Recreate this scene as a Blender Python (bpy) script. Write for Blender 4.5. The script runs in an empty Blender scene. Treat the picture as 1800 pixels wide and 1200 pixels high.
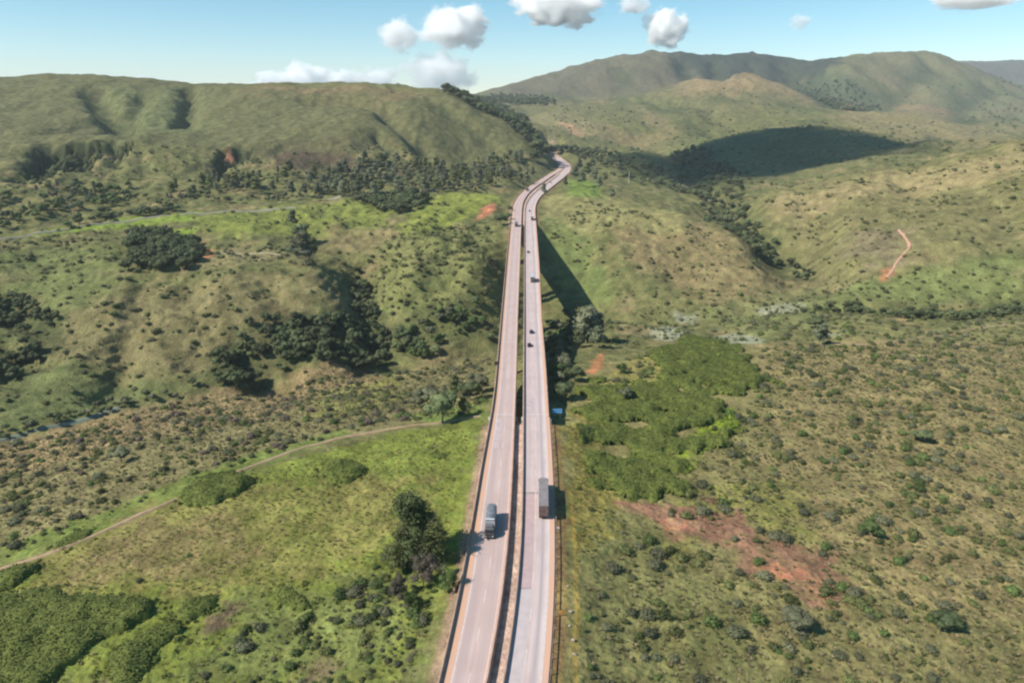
import bpy, bmesh, math, random
import numpy as np
from mathutils import Vector, Matrix

C = bpy.context.scene.collection
R = math.radians
rng = np.random.default_rng(7)
random.seed(7)

# ------------------------------------------------------------------ camera
CAMZ = 103.0
PITCH = R(18.87)
F = 1200.0                                    # focal length in photo pixels (photo 1800 x 1200)
cd = bpy.data.cameras.new('camera'); cam = bpy.data.objects.new('camera', cd); C.objects.link(cam)
cam.location = (0, 0, CAMZ); cam.rotation_euler = (math.pi/2 - PITCH, 0, 0)
cd.sensor_width = 36; cd.lens = 24; cd.clip_start = 1; cd.clip_end = 120000
S = bpy.context.scene; S.camera = cam

# ------------------------------------------------------------------ sky, sun, exposure
SUN_EL = R(44)
SUN_AZ = R(247)                               # clockwise from +Y : behind the camera, to the left
w = bpy.data.worlds.new('World'); S.world = w; w.use_nodes = True
nt = w.node_tree; bg = nt.nodes['Background']
sky = nt.nodes.new('ShaderNodeTexSky'); sky.sky_type = 'NISHITA'; sky.sun_disc = False
sky.sun_elevation = SUN_EL; sky.sun_rotation = SUN_AZ; sky.altitude = 900
sky.air_density = 1.0; sky.dust_density = 0.03; sky.ozone_density = 1.6
hs = nt.nodes.new('ShaderNodeHueSaturation'); hs.inputs['Hue'].default_value = 0.482; hs.inputs['Saturation'].default_value = 1.30
nt.links.new(sky.outputs[0], hs.inputs['Color']); nt.links.new(hs.outputs[0], bg.inputs[0]); bg.inputs[1].default_value = 0.098
sd = bpy.data.lights.new('sun', 'SUN'); sd.energy = 5.0; sd.angle = R(0.5); sd.color = (1, 0.935, 0.83)
sun = bpy.data.objects.new('sun', sd); C.objects.link(sun)
SDIR = Vector((-math.sin(SUN_AZ)*math.cos(SUN_EL), -math.cos(SUN_AZ)*math.cos(SUN_EL), -math.sin(SUN_EL)))
sun.rotation_euler = SDIR.to_track_quat('-Z', 'Y').to_euler(); sun.location = (-300, -200, 400)
vs = S.view_settings; vs.view_transform = 'Standard'; vs.look = 'None'; vs.exposure = 0.50; vs.gamma = 1
S.cycles.volume_bounces = 24
S.cycles.max_bounces = 24; S.cycles.glossy_bounces = 2; S.cycles.transmission_bounces = 3; S.cycles.diffuse_bounces = 3; S.cycles.transparent_max_bounces = 16
S.cycles.pixel_filter_type = 'BLACKMAN_HARRIS'; S.cycles.filter_width = 2.2

# ------------------------------------------------------------------ numpy noise
_perm = rng.permutation(4096)
def _h(ix, iy, s):
    return _perm[(_perm[(ix + s*131) & 4095] + iy) & 4095]
def gnoise(x, y, s=0):
    xi = np.floor(x).astype(np.int64); yi = np.floor(y).astype(np.int64)
    xf = x - xi; yf = y - yi
    u = xf*xf*xf*(xf*(xf*6-15)+10); v = yf*yf*yf*(yf*(yf*6-15)+10)
    def g(ax, ay, dx, dy):
        a = _h(ax, ay, s)*(2*np.pi/4096); return np.cos(a)*dx + np.sin(a)*dy
    a = g(xi, yi, xf, yf); b = g(xi+1, yi, xf-1, yf); c = g(xi, yi+1, xf, yf-1); d = g(xi+1, yi+1, xf-1, yf-1)
    return (a + (b-a)*u + (c + (d-c)*u - a - (b-a)*u)*v)*1.5
def fbm(x, y, o=4, s=0, rough=0.5):
    t = 0; a = 1; n = 0
    for k in range(o):
        t = t + a*gnoise(x*2**k + 17.3*k, y*2**k - 9.1*k, s+k); n += a; a *= rough
    return t/n
def ridged(x, y, o=4, s=0):
    t = 0; a = 1; n = 0
    for k in range(o):
        t = t + a*(1 - 2*np.abs(gnoise(x*2**k + 5.1*k, y*2**k + 3.7*k, s+k))); n += a; a *= 0.5
    return t/n
def sstep(a, b, x):
    t = np.clip((x-a)/(b-a), 0, 1); return t*t*(3-2*t)

# ------------------------------------------------------------------ rays
def ray(px, py):
    a = (np.asarray(px, float)-900)/F; b = (np.asarray(py, float)-600)/F
    return a, math.cos(PITCH) - b*math.sin(PITCH), -math.sin(PITCH) - b*math.cos(PITCH)
def on_z(px, py, z=0.0):
    a, dy, dz = ray(px, py); t = (z-CAMZ)/dz
    return a*t, dy*t
def on_d(px, py, D):
    a, dy, dz = ray(px, py); t = D/dy
    return a*t, D, CAMZ + dz*t

# ------------------------------------------------------------------ the highway in plan (edges as X(Y))
EDGES = {
 'LL': [(772,1200),(795,1100),(814,1000),(832,900),(847,800),(860,745),(864,735),(872,650),(880,560),(889,465),(898.6,370),(901,358),(911,343),(924,331),(942,319.5),(960,308),(979,299),(984,290)],
 'LR': [(863,1200),(881.5,1100),(893,1000),(900,900),(904,800),(906.5,735),(909,650),(911,560),(914.4,465),(917.6,370),(920,355),(928,342),(941,330),(957,319.5),(973,308.5),(989,298),(991,290)],
 'RL': [(887,1200),(903,1100),(913,1000),(917,900),(918,800),(919,735),(919.5,650),(920.5,560),(921,465),(922,370),(925,357),(934,344),(947,333),(962,322.5),(978,310.5),(992,299),(993,290)],
 'RR': [(967,1200),(974,1100),(977,1000),(975.5,900),(971,800),(966,735),(961,650),(953,560),(948.5,465),(941,370),(943,358),(951,345),(965,334),(978,323.5),(993,311.5),(1003,301),(1003,290)],
}
YT = np.arange(-60, 1651, 2.0)
ET = {}
for k, pts in EDGES.items():
    p = np.array(pts, float); X, Y = on_z(p[:, 0], p[:, 1])
    o = np.argsort(Y); X, Y = X[o], Y[o]
    sl = (X[1]-X[0])/(Y[1]-Y[0]); X = np.r_[X[0]-sl*(Y[0]+60)*1.35, X]; Y = np.r_[-60, Y]
    if Y[-1] < 1650: X = np.r_[X, X[-1]-6]; Y = np.r_[Y, 1650]
    e = np.interp(YT, Y, X)
    for it in range(3):
        win = 10 if it else 7
        pe = np.pad(e, win, mode='reflect', reflect_type='odd'); e = np.convolve(pe, np.ones(2*win+1)/(2*win+1), 'valid')
    ET[k] = e
def edge(k, Y): return np.interp(Y, YT, ET[k])
def lane_x(side, fr, Y):
    a, b = (edge('LL', Y), edge('LR', Y)) if side == 'L' else (edge('RL', Y), edge('RR', Y))
    return a + (b-a)*fr
B0, B1 = 219.0, 640.0                          # bridge span along Y

# ------------------------------------------------------------------ terrain control heights
cp = []                                        # X, Y, Z
def cz(lst):
    for px, py, z in lst:
        X, Y = on_z(px, py, z); cp.append((float(X), float(Y), z))
def cdist(lst):
    for px, py, D in lst:
        X, Y, Z = on_d(px, py, D); cp.append((float(X), float(D), float(Z)))
cz([ # near left field and scrub
 (300,1000,-8),(0,1190,-10),(600,900,-5),(430,825,-9),(0,1000,-14),(700,755,-9),(220,810,-21),(0,880,-26),(300,745,-38),(120,790,-36),
 (550,705,-32),(750,700,-26),(650,770,-9),(800,770,-5),(500,1190,-8),(700,1150,-4),(150,1000,-10),(760,1000,-3),
 # left stream
 (860,615,-56),(700,645,-54),(500,668,-53),(330,692,-52),(150,735,-51),(0,772,-50),
 # knoll across the stream
 (230,490,-17),(400,475,-12),(560,478,-16),(625,560,-38),(520,570,-33),(300,600,-37),(420,560,-28),(200,640,-44),(100,560,-30),(0,470,-13),(40,520,-24),(60,600,-38),(0,660,-44),
 (450,440,-12),(330,440,-12),(150,440,-10),
 (640,500,-34),(650,590,-50),(720,500,-22),(700,440,-12),(800,450,-11),(800,540,-36),(740,590,-48),(850,480,-20),(860,400,-4),
 # terraces
 (450,400,-4),(300,395,-4),(100,415,-6),(600,385,-2),(750,360,1),(850,360,1),(0,425,-6),
 # foot of left hills
 (100,375,4),(300,365,2),(500,350,3),(650,340,5),(800,320,6),(880,318,3),
 # near right plateau
 (1000,1100,-4),(1300,1100,-6),(1800,1150,-9),(1100,900,-5),(1400,800,-8),(1800,800,-11),(1200,700,-10),(1010,780,-5),(1060,660,-10),
 (1400,640,-14),(1800,640,-15),(1600,700,-11),(1300,900,-7),(1250,640,-14),
 (1400,605,-20),(1800,605,-20),(1600,603,-19),(1120,605,-26),(1250,585,-36),(1420,565,-33),(1600,560,-29),(1800,560,-27),
 # right valley floor
 (1015,600,-30),(1060,575,-38),(1040,548,-50),(1150,562,-42),(1300,552,-40),(1430,540,-36),(1650,548,-31),(1800,538,-29),(1600,520,-28),
 # central right hill
 (1100,470,-24),(1200,500,-34),(1050,420,-10),(1000,380,-3),(1200,440,-17),(1300,480,-28),(1130,372,2),(1200,392,-2),(1300,430,-14),(1400,478,-27),(1000,345,3),
 # side valley behind it
 (1290,390,-27),(1210,325,-22),(1120,320,-12),(1380,455,-30),(1150,285,-16),
 # right hill
 (1450,505,-30),(1500,460,-16),(1550,400,2),(1700,450,-6),(1800,480,-12),(1650,380,14),(1800,400,12),
])
cdist([
 (1340,350,800),(1450,322,820),(1550,300,830),(1680,275,840),(1800,252,860),(1750,310,700),(1600,340,720),
 # behind right hill: dip
 (1500,270,1200),(1700,262,1150),(1800,250,1250),
 # hill under the cloud shadow
 (1100,262,1500),(1200,290,1350),(1250,320,1150),(1300,300,1300),(1300,236,1650),(1400,228,1650),(1500,228,1650),(1620,250,1600),(1400,280,1350),(1050,290,1300),
 (1180,255,1750),(1000,240,1750),(1100,230,2000),(1250,250,1950),
 # plateau behind
 (1470,208,2150),(1600,212,2200),(1800,245,2100),(1700,200,2700),
 # dome
 (1290,131,3000),(1200,150,2950),(1380,155,2900),(1470,195,2750),(1100,172,2900),(1290,165,2600),(1250,205,2250),(1400,190,2450),(1150,200,2400),
 (980,205,2300),(900,215,2200),(960,180,2900),(900,186,2700),(840,178,2600),
 # far mountains
 (870,166,4600),(930,148,4600),(1000,130,4600),(1090,110,4600),(1170,100,4600),(1250,104,4700),(1330,106,4800),(1400,113,4800),(1480,112,4600),(1560,102,4500),(1640,104,4500),(1700,124,4400),(1760,152,4200),(1800,172,4000),
 (1000,165,3600),(1100,150,3700),(1200,125,4000),(1400,150,3700),(1500,165,3500),(1600,170,3500),(1700,190,3400),(1800,215,3200),
 (1720,115,7600),(1800,113,7600),(1650,118,7600),(1900,120,7600),
 (1200,170,6000),(900,190,6200),(1500,170,6200),(500,190,6200),(100,190,6200),(1800,180,5600),
 # left hills crest
 (-150,165,1500),(0,141,1500),(90,134,1500),(180,141,1500),(300,151,1500),(440,155,1480),(560,155,1450),(640,157,1430),(690,164,1430),(760,164,1430),(800,174,1440),(850,196,1450),(900,220,1440),(940,244,1400),(965,272,1330),
 (300,200,1260),(100,200,1220),(500,200,1230),(650,190,1300),(750,200,1300),(860,240,1280),
 (150,251,960),(250,252,990),(60,275,900),(450,252,1050),(600,245,1080),(700,235,1150),(850,280,1220),(560,215,1180),
 (150,235,1120),(0,250,1010),(350,235,1150),
 (0,310,800),(200,315,860),(380,300,930),(600,290,1000),(750,290,1090),
])
def cw(lst): cp.extend(lst)
cw([(0,-70,-6),(-150,0,-12),(150,0,-9),(-60,60,-5),(60,60,-5),(-400,100,-40),(420,100,-18),(-700,300,-50),(650,300,-25)])
cw([(-700,2400,60),(-1500,2300,70),(0,2100,62),(-2500,3000,70),(-1500,3500,80),(-400,3200,90),(-3500,6000,60),(3500,2500,90),(5200,5000,250),(1800,1500,70),(1300,900,60),(-1600,1500,120),(-1200,900,60),(-900,600,0)])
cw([(300,1000,-20),(420,980,-8),(560,970,5),(680,960,14),(800,980,25),(560,1080,14),(400,1120,-4)])      # dip behind the right hill
cw([(330,1900,15),(520,1950,30),(700,1950,36),(900,1900,40),(250,1800,18)])                                   # dip behind the shaded hill
cw([(900,3450,110),(1300,3500,130),(500,3500,110),(1700,3300,100)])                                           # dip behind the dome
cw([(0,9500,60),(-5000,9500,60),(6000,9500,150),(9000,7600,300),(-9000,8000,60)])
for Y, z in [(235,-6),(262,-11),(300,-17),(350,-27),(410,-46),(470,-57),(520,-52),(560,-38),(600,-20),(628,-6)]:
    xc = 0.5*(edge('LL', Y)+edge('RR', Y)); cp.append((float(xc), Y, z))
for Y in (150, 200, 700, 800, 900, 1050, 1200, 1350, 1500):
    xc = 0.5*(edge('LL', Y)+edge('RR', Y)); cp.append((float(xc), Y, -0.5))
cp = np.array(cp)
Y0 = 80.0
def uv(X, Y):
    yp = np.maximum(Y+Y0, 5.0); return X/yp, np.log(yp/100.0)
cu, cv = uv(cp[:, 0], cp[:, 1])
KU = 1.6
n = len(cp)
P = np.c_[cu*KU, cv]
d2 = ((P[:, None]-P[None])**2).sum(-1)
def tps(d2): return 0.5*d2*np.log(d2+1e-12)
A = np.zeros((n+3, n+3)); A[:n, :n] = tps(d2) + np.eye(n)*2e-5
A[:n, n] = 1; A[:n, n+1:] = P; A[n, :n] = 1; A[n+1:, :n] = P.T
W = np.linalg.solve(A, np.r_[cp[:, 2], 0, 0, 0])
UG = np.linspace(-1.5, 1.5, 420); VG = np.linspace(math.log(0.12), math.log(130), 620)
gu, gv = np.meshgrid(UG*KU, VG)
q = np.c_[gu.ravel(), gv.ravel()]
out = np.zeros(len(q))
for i in range(0, len(q), 20000):
    s = q[i:i+20000]; dd = ((s[:, None]-P[None])**2).sum(-1)
    out[i:i+20000] = tps(dd) @ W[:n] + W[n] + s @ W[n+1:]
ZG = out.reshape(gu.shape)
def base_h(X, Y):
    u, v = uv(X, Y)
    fu = np.clip((u-UG[0])/(UG[1]-UG[0]), 0, len(UG)-1.001); fv = np.clip((v-VG[0])/(VG[1]-VG[0]), 0, len(VG)-1.001)
    iu = fu.astype(int); iv = fv.astype(int); a = fu-iu; b = fv-iv
    return (ZG[iv, iu]*(1-a)+ZG[iv, iu+1]*a)*(1-b) + (ZG[iv+1, iu]*(1-a)+ZG[iv+1, iu+1]*a)*b

TS = np.geomspace(70, 14000, 1500)
def cast(hf, px, py):
    px = np.atleast_1d(np.asarray(px, float)); py = np.atleast_1d(np.asarray(py, float))
    a, dy, dz = ray(px, py)
    X = a[:, None]*TS; Y = dy[:, None]*TS; Z = CAMZ + dz[:, None]*TS
    below = (Z - hf(X, Y)) < 0
    hit = below.any(1); k = np.where(hit, below.argmax(1), len(TS)-1); k = np.maximum(k, 1)
    t0 = TS[k-1]; t1 = TS[k]
    for _ in range(14):
        tm = 0.5*(t0+t1); b = (CAMZ+dz*tm - hf(a*tm, dy*tm)) < 0
        t1 = np.where(b, tm, t1); t0 = np.where(b, t0, tm)
    return np.c_[a*t1, dy*t1]

# gullies and ridges: (pixel polyline of where they run, depth, half width in metres)
GUL = [
 ([(165,165),(185,190),(205,215),(212,240)], 17, 24), ([(255,175),(235,200),(215,232)], 10, 18),
 ([(333,160),(332,190),(325,230)], 16, 18), ([(90,255),(60,290),(30,315)], 9, 14), ([(150,254),(140,300)], 7, 12), ([(200,252),(205,290)], 7, 12), ([(240,262),(250,300)], 6, 12),
 ([(545,178),(600,178),(670,190),(690,215),(735,250),(755,275)], 14, 22), ([(665,240),(700,270)], 11, 16), ([(560,285),(600,300)], 5, 14), ([(500,262),(440,280)], 6, 14), ([(760,180),(800,215),(850,250)], 6, 26),
 ([(430,262),(400,290),(370,300)], 7, 15), ([(100,200),(60,240)], -5, 40), ([(420,225),(300,245)], -6, 35),
 ([(1050,556),(960,590),(860,615),(700,645),(500,668),(330,692),(150,735),(0,772)], 4, 14),
 ([(640,480),(632,520),(645,590),(700,640)], 8, 15), ([(0,540),(60,560),(105,590)], 9, 14), ([(0,605),(40,630),(75,635)], 7, 10), ([(0,655),(45,670)], 6, 9),
 ([(400,600),(450,640),(470,670)], 9, 13), ([(250,500),(240,560),(215,620),(190,680)], 5, 10), ([(330,500),(345,560),(330,640)], 3.5, 10), ([(470,500),(500,540),(520,580)], 4, 10), ([(560,560),(600,590),(640,640)], 5, 12), ([(185,690),(200,640),(215,600)], 4, 12),
 ([(1120,300),(1200,305),(1260,355),(1300,395),(1380,455),(1430,495)], 8, 28), ([(1160,270),(1200,300)], 8, 22),
 ([(1190,185),(1240,190),(1250,215)], 12, 40), ([(1130,180),(1180,195)], 8, 40),
 ([(1700,330),(1760,380),(1790,440)], 7, 22), ([(1600,320),(1640,370)], 5, 20), ([(1430,400),(1440,470)], 4, 18), ([(1500,350),(1480,420)], -4, 25),
 ([(1440,135),(1450,170),(1540,185)], 30, 90), ([(1380,110),(1400,150)], 35, 100), ([(1640,120),(1600,150),(1560,180)], 22, 110), ([(1740,160),(1690,185),(1700,215)], 20, 90),
 ([(1080,120),(1100,150)], 15, 90), ([(1200,112),(1210,140)], 28, 60), ([(1260,112),(1262,135)], 28, 55), ([(1320,114),(1325,135)], 25, 50),
 ([(1640,240),(1560,262),(1500,270)], 7, 40),
 ([(780,390),(730,430),(690,460)], 3, 14), ([(860,440),(830,500),(800,560)], -4, 14), ([(780,440),(760,500)], 4, 12),
 ([(1430,540),(1560,548),(1700,545),(1800,538)], 4, 10), ([(1040,556),(1090,560),(1150,562),(1300,552),(1430,540)], 3, 14),
]
GW = []
for pl, dep, wid in GUL:
    p = np.array(pl, float); xy = cast(base_h, p[:, 0], p[:, 1]); GW.append((xy, dep*(1.45 if xy[:, 1].mean() > 700 and dep > 0 else 1.15), wid))
def seg_dist(X, Y, xy, closed=False):
    d = np.full(X.shape, 1e9); m = len(xy)
    for i in range(m if closed else m-1):
        ax, ay = xy[i]; bx, by = xy[(i+1) % m]; dx, dy = bx-ax, by-ay
        t = np.clip(((X-ax)*dx+(Y-ay)*dy)/(dx*dx+dy*dy+1e-9), 0, 1)
        d = np.minimum(d, np.hypot(X-ax-t*dx, Y-ay-t*dy))
    return d

def inpoly(X, Y, xy):
    ins = np.zeros(X.shape, bool); m = len(xy)
    for i in range(m):
        x0, y0 = xy[i]; x1, y1 = xy[(i+1) % m]
        c = ((y0 > Y) != (y1 > Y)); 
        with np.errstate(divide='ignore', invalid='ignore'):
            xi = (x1-x0)*(Y-y0)/(y1-y0+1e-12)+x0
        ins ^= c & (X < xi)
    return ins
def zmask(X, Y, xy, soft, jit=None, s=3):
    """soft mask of a zone, its edge wandering by jit metres"""
    jit = soft if jit is None else jit
    x0, y0 = xy.min(0)-soft-jit*2; x1, y1 = xy.max(0)+soft+jit*2
    out = np.zeros(X.shape); m = (X > x0) & (X < x1) & (Y > y0) & (Y < y1)
    if not m.any(): return out
    x = X[m]; y = Y[m]; sc = max(jit*1.6, 0.5)
    x = x + jit*2*fbm(x/sc, y/sc, 3, s+50); y = y + jit*2*fbm(x/sc+31, y/sc, 3, s+60)
    sd_ = seg_dist(x, y, xy, True)*np.where(inpoly(x, y, xy), 1, -1)
    out[m] = sstep(-soft, soft, sd_); return out

SCARP1 = cast(base_h, *np.array([(48,300),(62,268),(100,256),(160,252),(236,254),(228,268),(170,284),(130,300),(70,318)], float).T)
SCARP2 = cast(base_h, *np.array([(372,302),(386,268),(436,262),(458,268),(430,282),(404,300),(388,318)], float).T)
def lateral(X, Y):
    """distance outside the highway corridor and how strongly the ground is an embankment there"""
    dL = edge('LL', Y)-X; dR = X-edge('RR', Y)
    d = np.maximum(np.maximum(dL, dR), 0)
    wb = np.maximum(1-sstep(B0-6, B0+5, Y), sstep(B1-5, B1+8, Y))*(1-sstep(1600, 1750, Y))*sstep(-60, -20, Y+20)
    return d, dL, dR, wb

def H(X, Y):
    X = np.asarray(X, float); Y = np.asarray(Y, float)
    z = base_h(X, Y)
    for xy, dep, wid in GW:
        x0, y0 = xy.min(0)-wid*2.6; x1, y1 = xy.max(0)+wid*2.6
        m = (X > x0) & (X < x1) & (Y > y0) & (Y < y1)
        if m.any():
            jx = X[m]+wid*0.5*gnoise(X[m]/wid/1.5, Y[m]/wid/1.5, 5)
            dd = seg_dist(jx, Y[m], xy); z[m] = z[m] - dep*np.exp(-(dd/wid)**2)
    D = np.maximum(Y, 60)
    far = sstep(600, 1400, D)
    z = z + 2.2*fbm(X/70, Y/70, 3, 11)*sstep(150, 450, D)
    mid = sstep(330, 420, D)*(1-sstep(900, 1200, D))
    z = z + mid*(5.5*ridged(X/80, Y/105, 4, 23)-1.6)*(1-0.8*np.exp(-(np.abs(X-15)/40)**2))
    z = z + far*9*ridged(X/240, Y/330, 4, 21) - far*2.5
    lf = far*(1-sstep(0, 100, X))*(1-sstep(1700, 2200, D)); z = z + lf*6.5*ridged(X/95+0.3*gnoise(X/60, Y/60, 25), Y/330, 3, 27)
    sc = zmask(X, Y, SCARP1, 3, 7, 61); z = z - 22*sc*(1-.75*np.clip(ridged(X/14, Y/60, 2, 63), 0, 1)); sc = zmask(X, Y, SCARP2, 3, 7, 62); z = z - 18*sc*(1-.75*np.clip(ridged(X/14, Y/60, 2, 64), 0, 1))
    tr = mid*0.55 + 0.35*far*(X < 0)
    zz = z/4.2 + 0.35*gnoise(X/40, Y/40, 29); z = z + tr*1.15*np.sin(2*np.pi*zz)*(1+.5*np.sin(2*np.pi*zz))*(X < 20)*(.5+.5*(X > -260))
    z = z + sstep(3000, 3900, D)*26*ridged(X/700, Y/900, 4, 31) + sstep(1300, 2200, D)*9*ridged(X/150, Y/330, 4, 37)*(X > -200)
    z = z + sstep(3300, 4300, D)*sstep(0, 400, X)*(17*ridged(X/170, Y/620, 4, 33)-4)
    z = z + 0.5*fbm(X/11, Y/11, 2, 41)
    d, dL, dR, wb = lateral(X, Y)
    wgt = (1-sstep(2.5, 22, d))*wb
    tgt = -0.55 - 0.3*((dL < -6) & (dR < -6)) - 0.12*np.minimum(d, 14) - 0.25*np.clip(dL, 0, 4)
    z = z*(1-wgt) + tgt*wgt
    # keep the valley clear of the decks, and the edge of the abutments firm
    inside = (d < 3) & (wb < 0.5) & (Y > B0-8) & (Y < B1+8)
    z = np.where(inside, np.minimum(z, -3.2), z)
    return z
def at(px, py): return cast(H, px, py)
def pt(px, py):
    x, y = at(px, py)[0]; return float(x), float(y), float(H(np.array([x]), np.array([y]))[0])

# ------------------------------------------------------------------ materials
def mat(name, col=(.5,.5,.5), rough=0.8, metal=0.0):
    m = bpy.data.materials.new(name); m.use_nodes = True
    b = m.node_tree.nodes['Principled BSDF']
    b.inputs['Base Color'].default_value = (*col, 1); b.inputs['Roughness'].default_value = rough; b.inputs['Metallic'].default_value = metal
    b.inputs['Specular IOR Level'].default_value = 0.3
    return m
def N(m, t, **kw):
    nd = m.node_tree.nodes.new(t)
    for k, v in kw.items(): setattr(nd, k, v)
    return nd
def L(m, a, b): m.node_tree.links.new(a, b)
def noisy(name, c1, c2, scale=3.0, rough=0.8, detail=5, bump=0.0, metal=0.0, c3=None, coord='pos'):
    m = mat(name, c1, rough, metal); b = m.node_tree.nodes['Principled BSDF']
    if coord == 'pos': g = N(m, 'ShaderNodeNewGeometry'); src = g.outputs['Position']
    else: g = N(m, 'ShaderNodeTexCoord'); src = g.outputs['Object']
    t = N(m, 'ShaderNodeTexNoise'); t.inputs['Scale'].default_value = scale; t.inputs['Detail'].default_value = detail
    L(m, src, t.inputs['Vector'])
    r = N(m, 'ShaderNodeValToRGB'); e = r.color_ramp.elements
    e[0].position = 0.33; e[0].color = (*c1, 1); e[1].position = 0.68; e[1].color = (*c2, 1)
    if c3: x = e.new(0.5); x.color = (*c3, 1)
    L(m, t.outputs['Fac'], r.inputs[0]); L(m, r.outputs[0], b.inputs['Base Color'])
    if bump:
        bp = N(m, 'ShaderNodeBump'); bp.inputs['Distance'].default_value = bump; L(m, t.outputs['Fac'], bp.inputs['Height']); L(m, bp.outputs[0], b.inputs['Normal'])
    return m
def foliage(name, c1, c2, trans=0.25, var=0.35):
    """leaf material: colour varies per plant and through the plant"""
    m = mat(name, c1, 0.75); nt = m.node_tree; b = nt.nodes['Principled BSDF']
    oi = N(m, 'ShaderNodeObjectInfo'); tc = N(m, 'ShaderNodeTexCoord')
    no = N(m, 'ShaderNodeTexNoise'); no.inputs['Scale'].default_value = 2.3; no.inputs['Detail'].default_value = 4
    L(m, tc.outputs['Object'], no.inputs['Vector'])
    ad = N(m, 'ShaderNodeMath', operation='ADD'); ad.use_clamp = True
    mu = N(m, 'ShaderNodeMath', operation='MULTIPLY_ADD'); mu.inputs[1].default_value = 1.4; mu.inputs[2].default_value = -0.45
    L(m, no.outputs['Fac'], mu.inputs[0]); 
    mr = N(m, 'ShaderNodeMath', operation='MULTIPLY'); mr.inputs[1].default_value = 0.55
    L(m, oi.outputs['Random'], mr.inputs[0]); L(m, mu.outputs[0], ad.inputs[0]); L(m, mr.outputs[0], ad.inputs[1])
    mx = N(m, 'ShaderNodeMix', data_type='RGBA'); mx.inputs[6].default_value = (*c1, 1); mx.inputs[7].default_value = (*c2, 1)
    L(m, ad.outputs[0], mx.inputs[0])
    hv = N(m, 'ShaderNodeHueSaturation'); L(m, mx.outputs[2], hv.inputs['Color'])
    ma = N(m, 'ShaderNodeMapRange'); ma.inputs[3].default_value = 1-var; ma.inputs[4].default_value = 1+var
    mw = N(m, 'ShaderNodeTexWhiteNoise', noise_dimensions='1D'); L(m, oi.outputs['Random'], mw.inputs['W'])
    L(m, mw.outputs['Value'], ma.inputs[0]); L(m, ma.outputs[0], hv.inputs['Value'])
    L(m, hv.outputs[0], b.inputs['Base Color'])
    tr = N(m, 'ShaderNodeBsdfTranslucent'); L(m, hv.outputs[0], tr.inputs['Color'])
    ms = N(m, 'ShaderNodeMixShader'); ms.inputs[0].default_value = trans
    L(m, b.outputs[0], ms.inputs[1]); L(m, tr.outputs[0], ms.inputs[2])
    L(m, ms.outputs[0], nt.nodes['Material Output'].inputs['Surface'])
    return m

# ------------------------------------------------------------------ object helpers
def tag(o, label=None, cat=None, group=None, kind=None):
    if label: o['label'] = label
    if cat: o['category'] = cat
    if group: o['group'] = group
    if kind: o['kind'] = kind
    return o
def link(name, me, m=None, parent=None, loc=(0,0,0), rz=0, sc=None):
    o = bpy.data.objects.new(name, me); C.objects.link(o); o.location = loc; o.rotation_euler = (0,0,rz)
    if sc is not None: o.scale = sc
    if m is not None and me is not None and not me.materials: me.materials.append(m)
    if parent: o.parent = parent
    return o
def empty(name, loc, rz=0, label=None, cat=None, group=None):
    o = bpy.data.objects.new(name, None); C.objects.link(o); o.location = loc; o.rotation_euler = (0,0,rz); o.empty_display_size = 0.5
    return tag(o, label, cat, group)
def mesh_np(name, V, Fq, smooth=False):
    """V (n,3), Fq (m,k) faces all with k corners"""
    me = bpy.data.meshes.new(name); V = np.asarray(V, np.float32); Fq = np.asarray(Fq, np.int32); k = Fq.shape[1]
    me.vertices.add(len(V)); me.vertices.foreach_set('co', V.ravel())
    me.loops.add(Fq.size); me.loops.foreach_set('vertex_index', Fq.ravel())
    me.polygons.add(len(Fq)); me.polygons.foreach_set('loop_start', np.arange(0, Fq.size, k, dtype=np.int32)); 
    me.polygons.foreach_set('use_smooth', np.full(len(Fq), smooth))
    me.update(calc_edges=True); me.validate(); return me
def from_bm(name, bm, smooth=False):
    me = bpy.data.meshes.new(name); bm.to_mesh(me); bm.free()
    if smooth: me.polygons.foreach_set('use_smooth', [True]*len(me.polygons))
    return me
def bm_box(bm, x0, x1, y0, y1, z0, z1, bev=0.0):
    r = bmesh.ops.create_cube(bm, size=1); vs_ = r['verts']
    for v in vs_: v.co = Vector((x0+(v.co.x+.5)*(x1-x0), y0+(v.co.y+.5)*(y1-y0), z0+(v.co.z+.5)*(z1-z0)))
    if bev:
        es = list({e for v in vs_ for e in v.link_edges}); bmesh.ops.bevel(bm, geom=es, offset=bev, segments=2, affect='EDGES')
def bm_cyl(bm, p0, p1, r0, r1=None, seg=12):
    p0, p1 = Vector(p0), Vector(p1); d = p1-p0; r1 = r0 if r1 is None else r1
    M = Matrix.Translation((p0+p1)/2) @ d.to_track_quat('Z','Y').to_matrix().to_4x4()
    bmesh.ops.create_cone(bm, cap_ends=True, segments=seg, radius1=r0, radius2=r1, depth=d.length, matrix=M)
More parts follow.
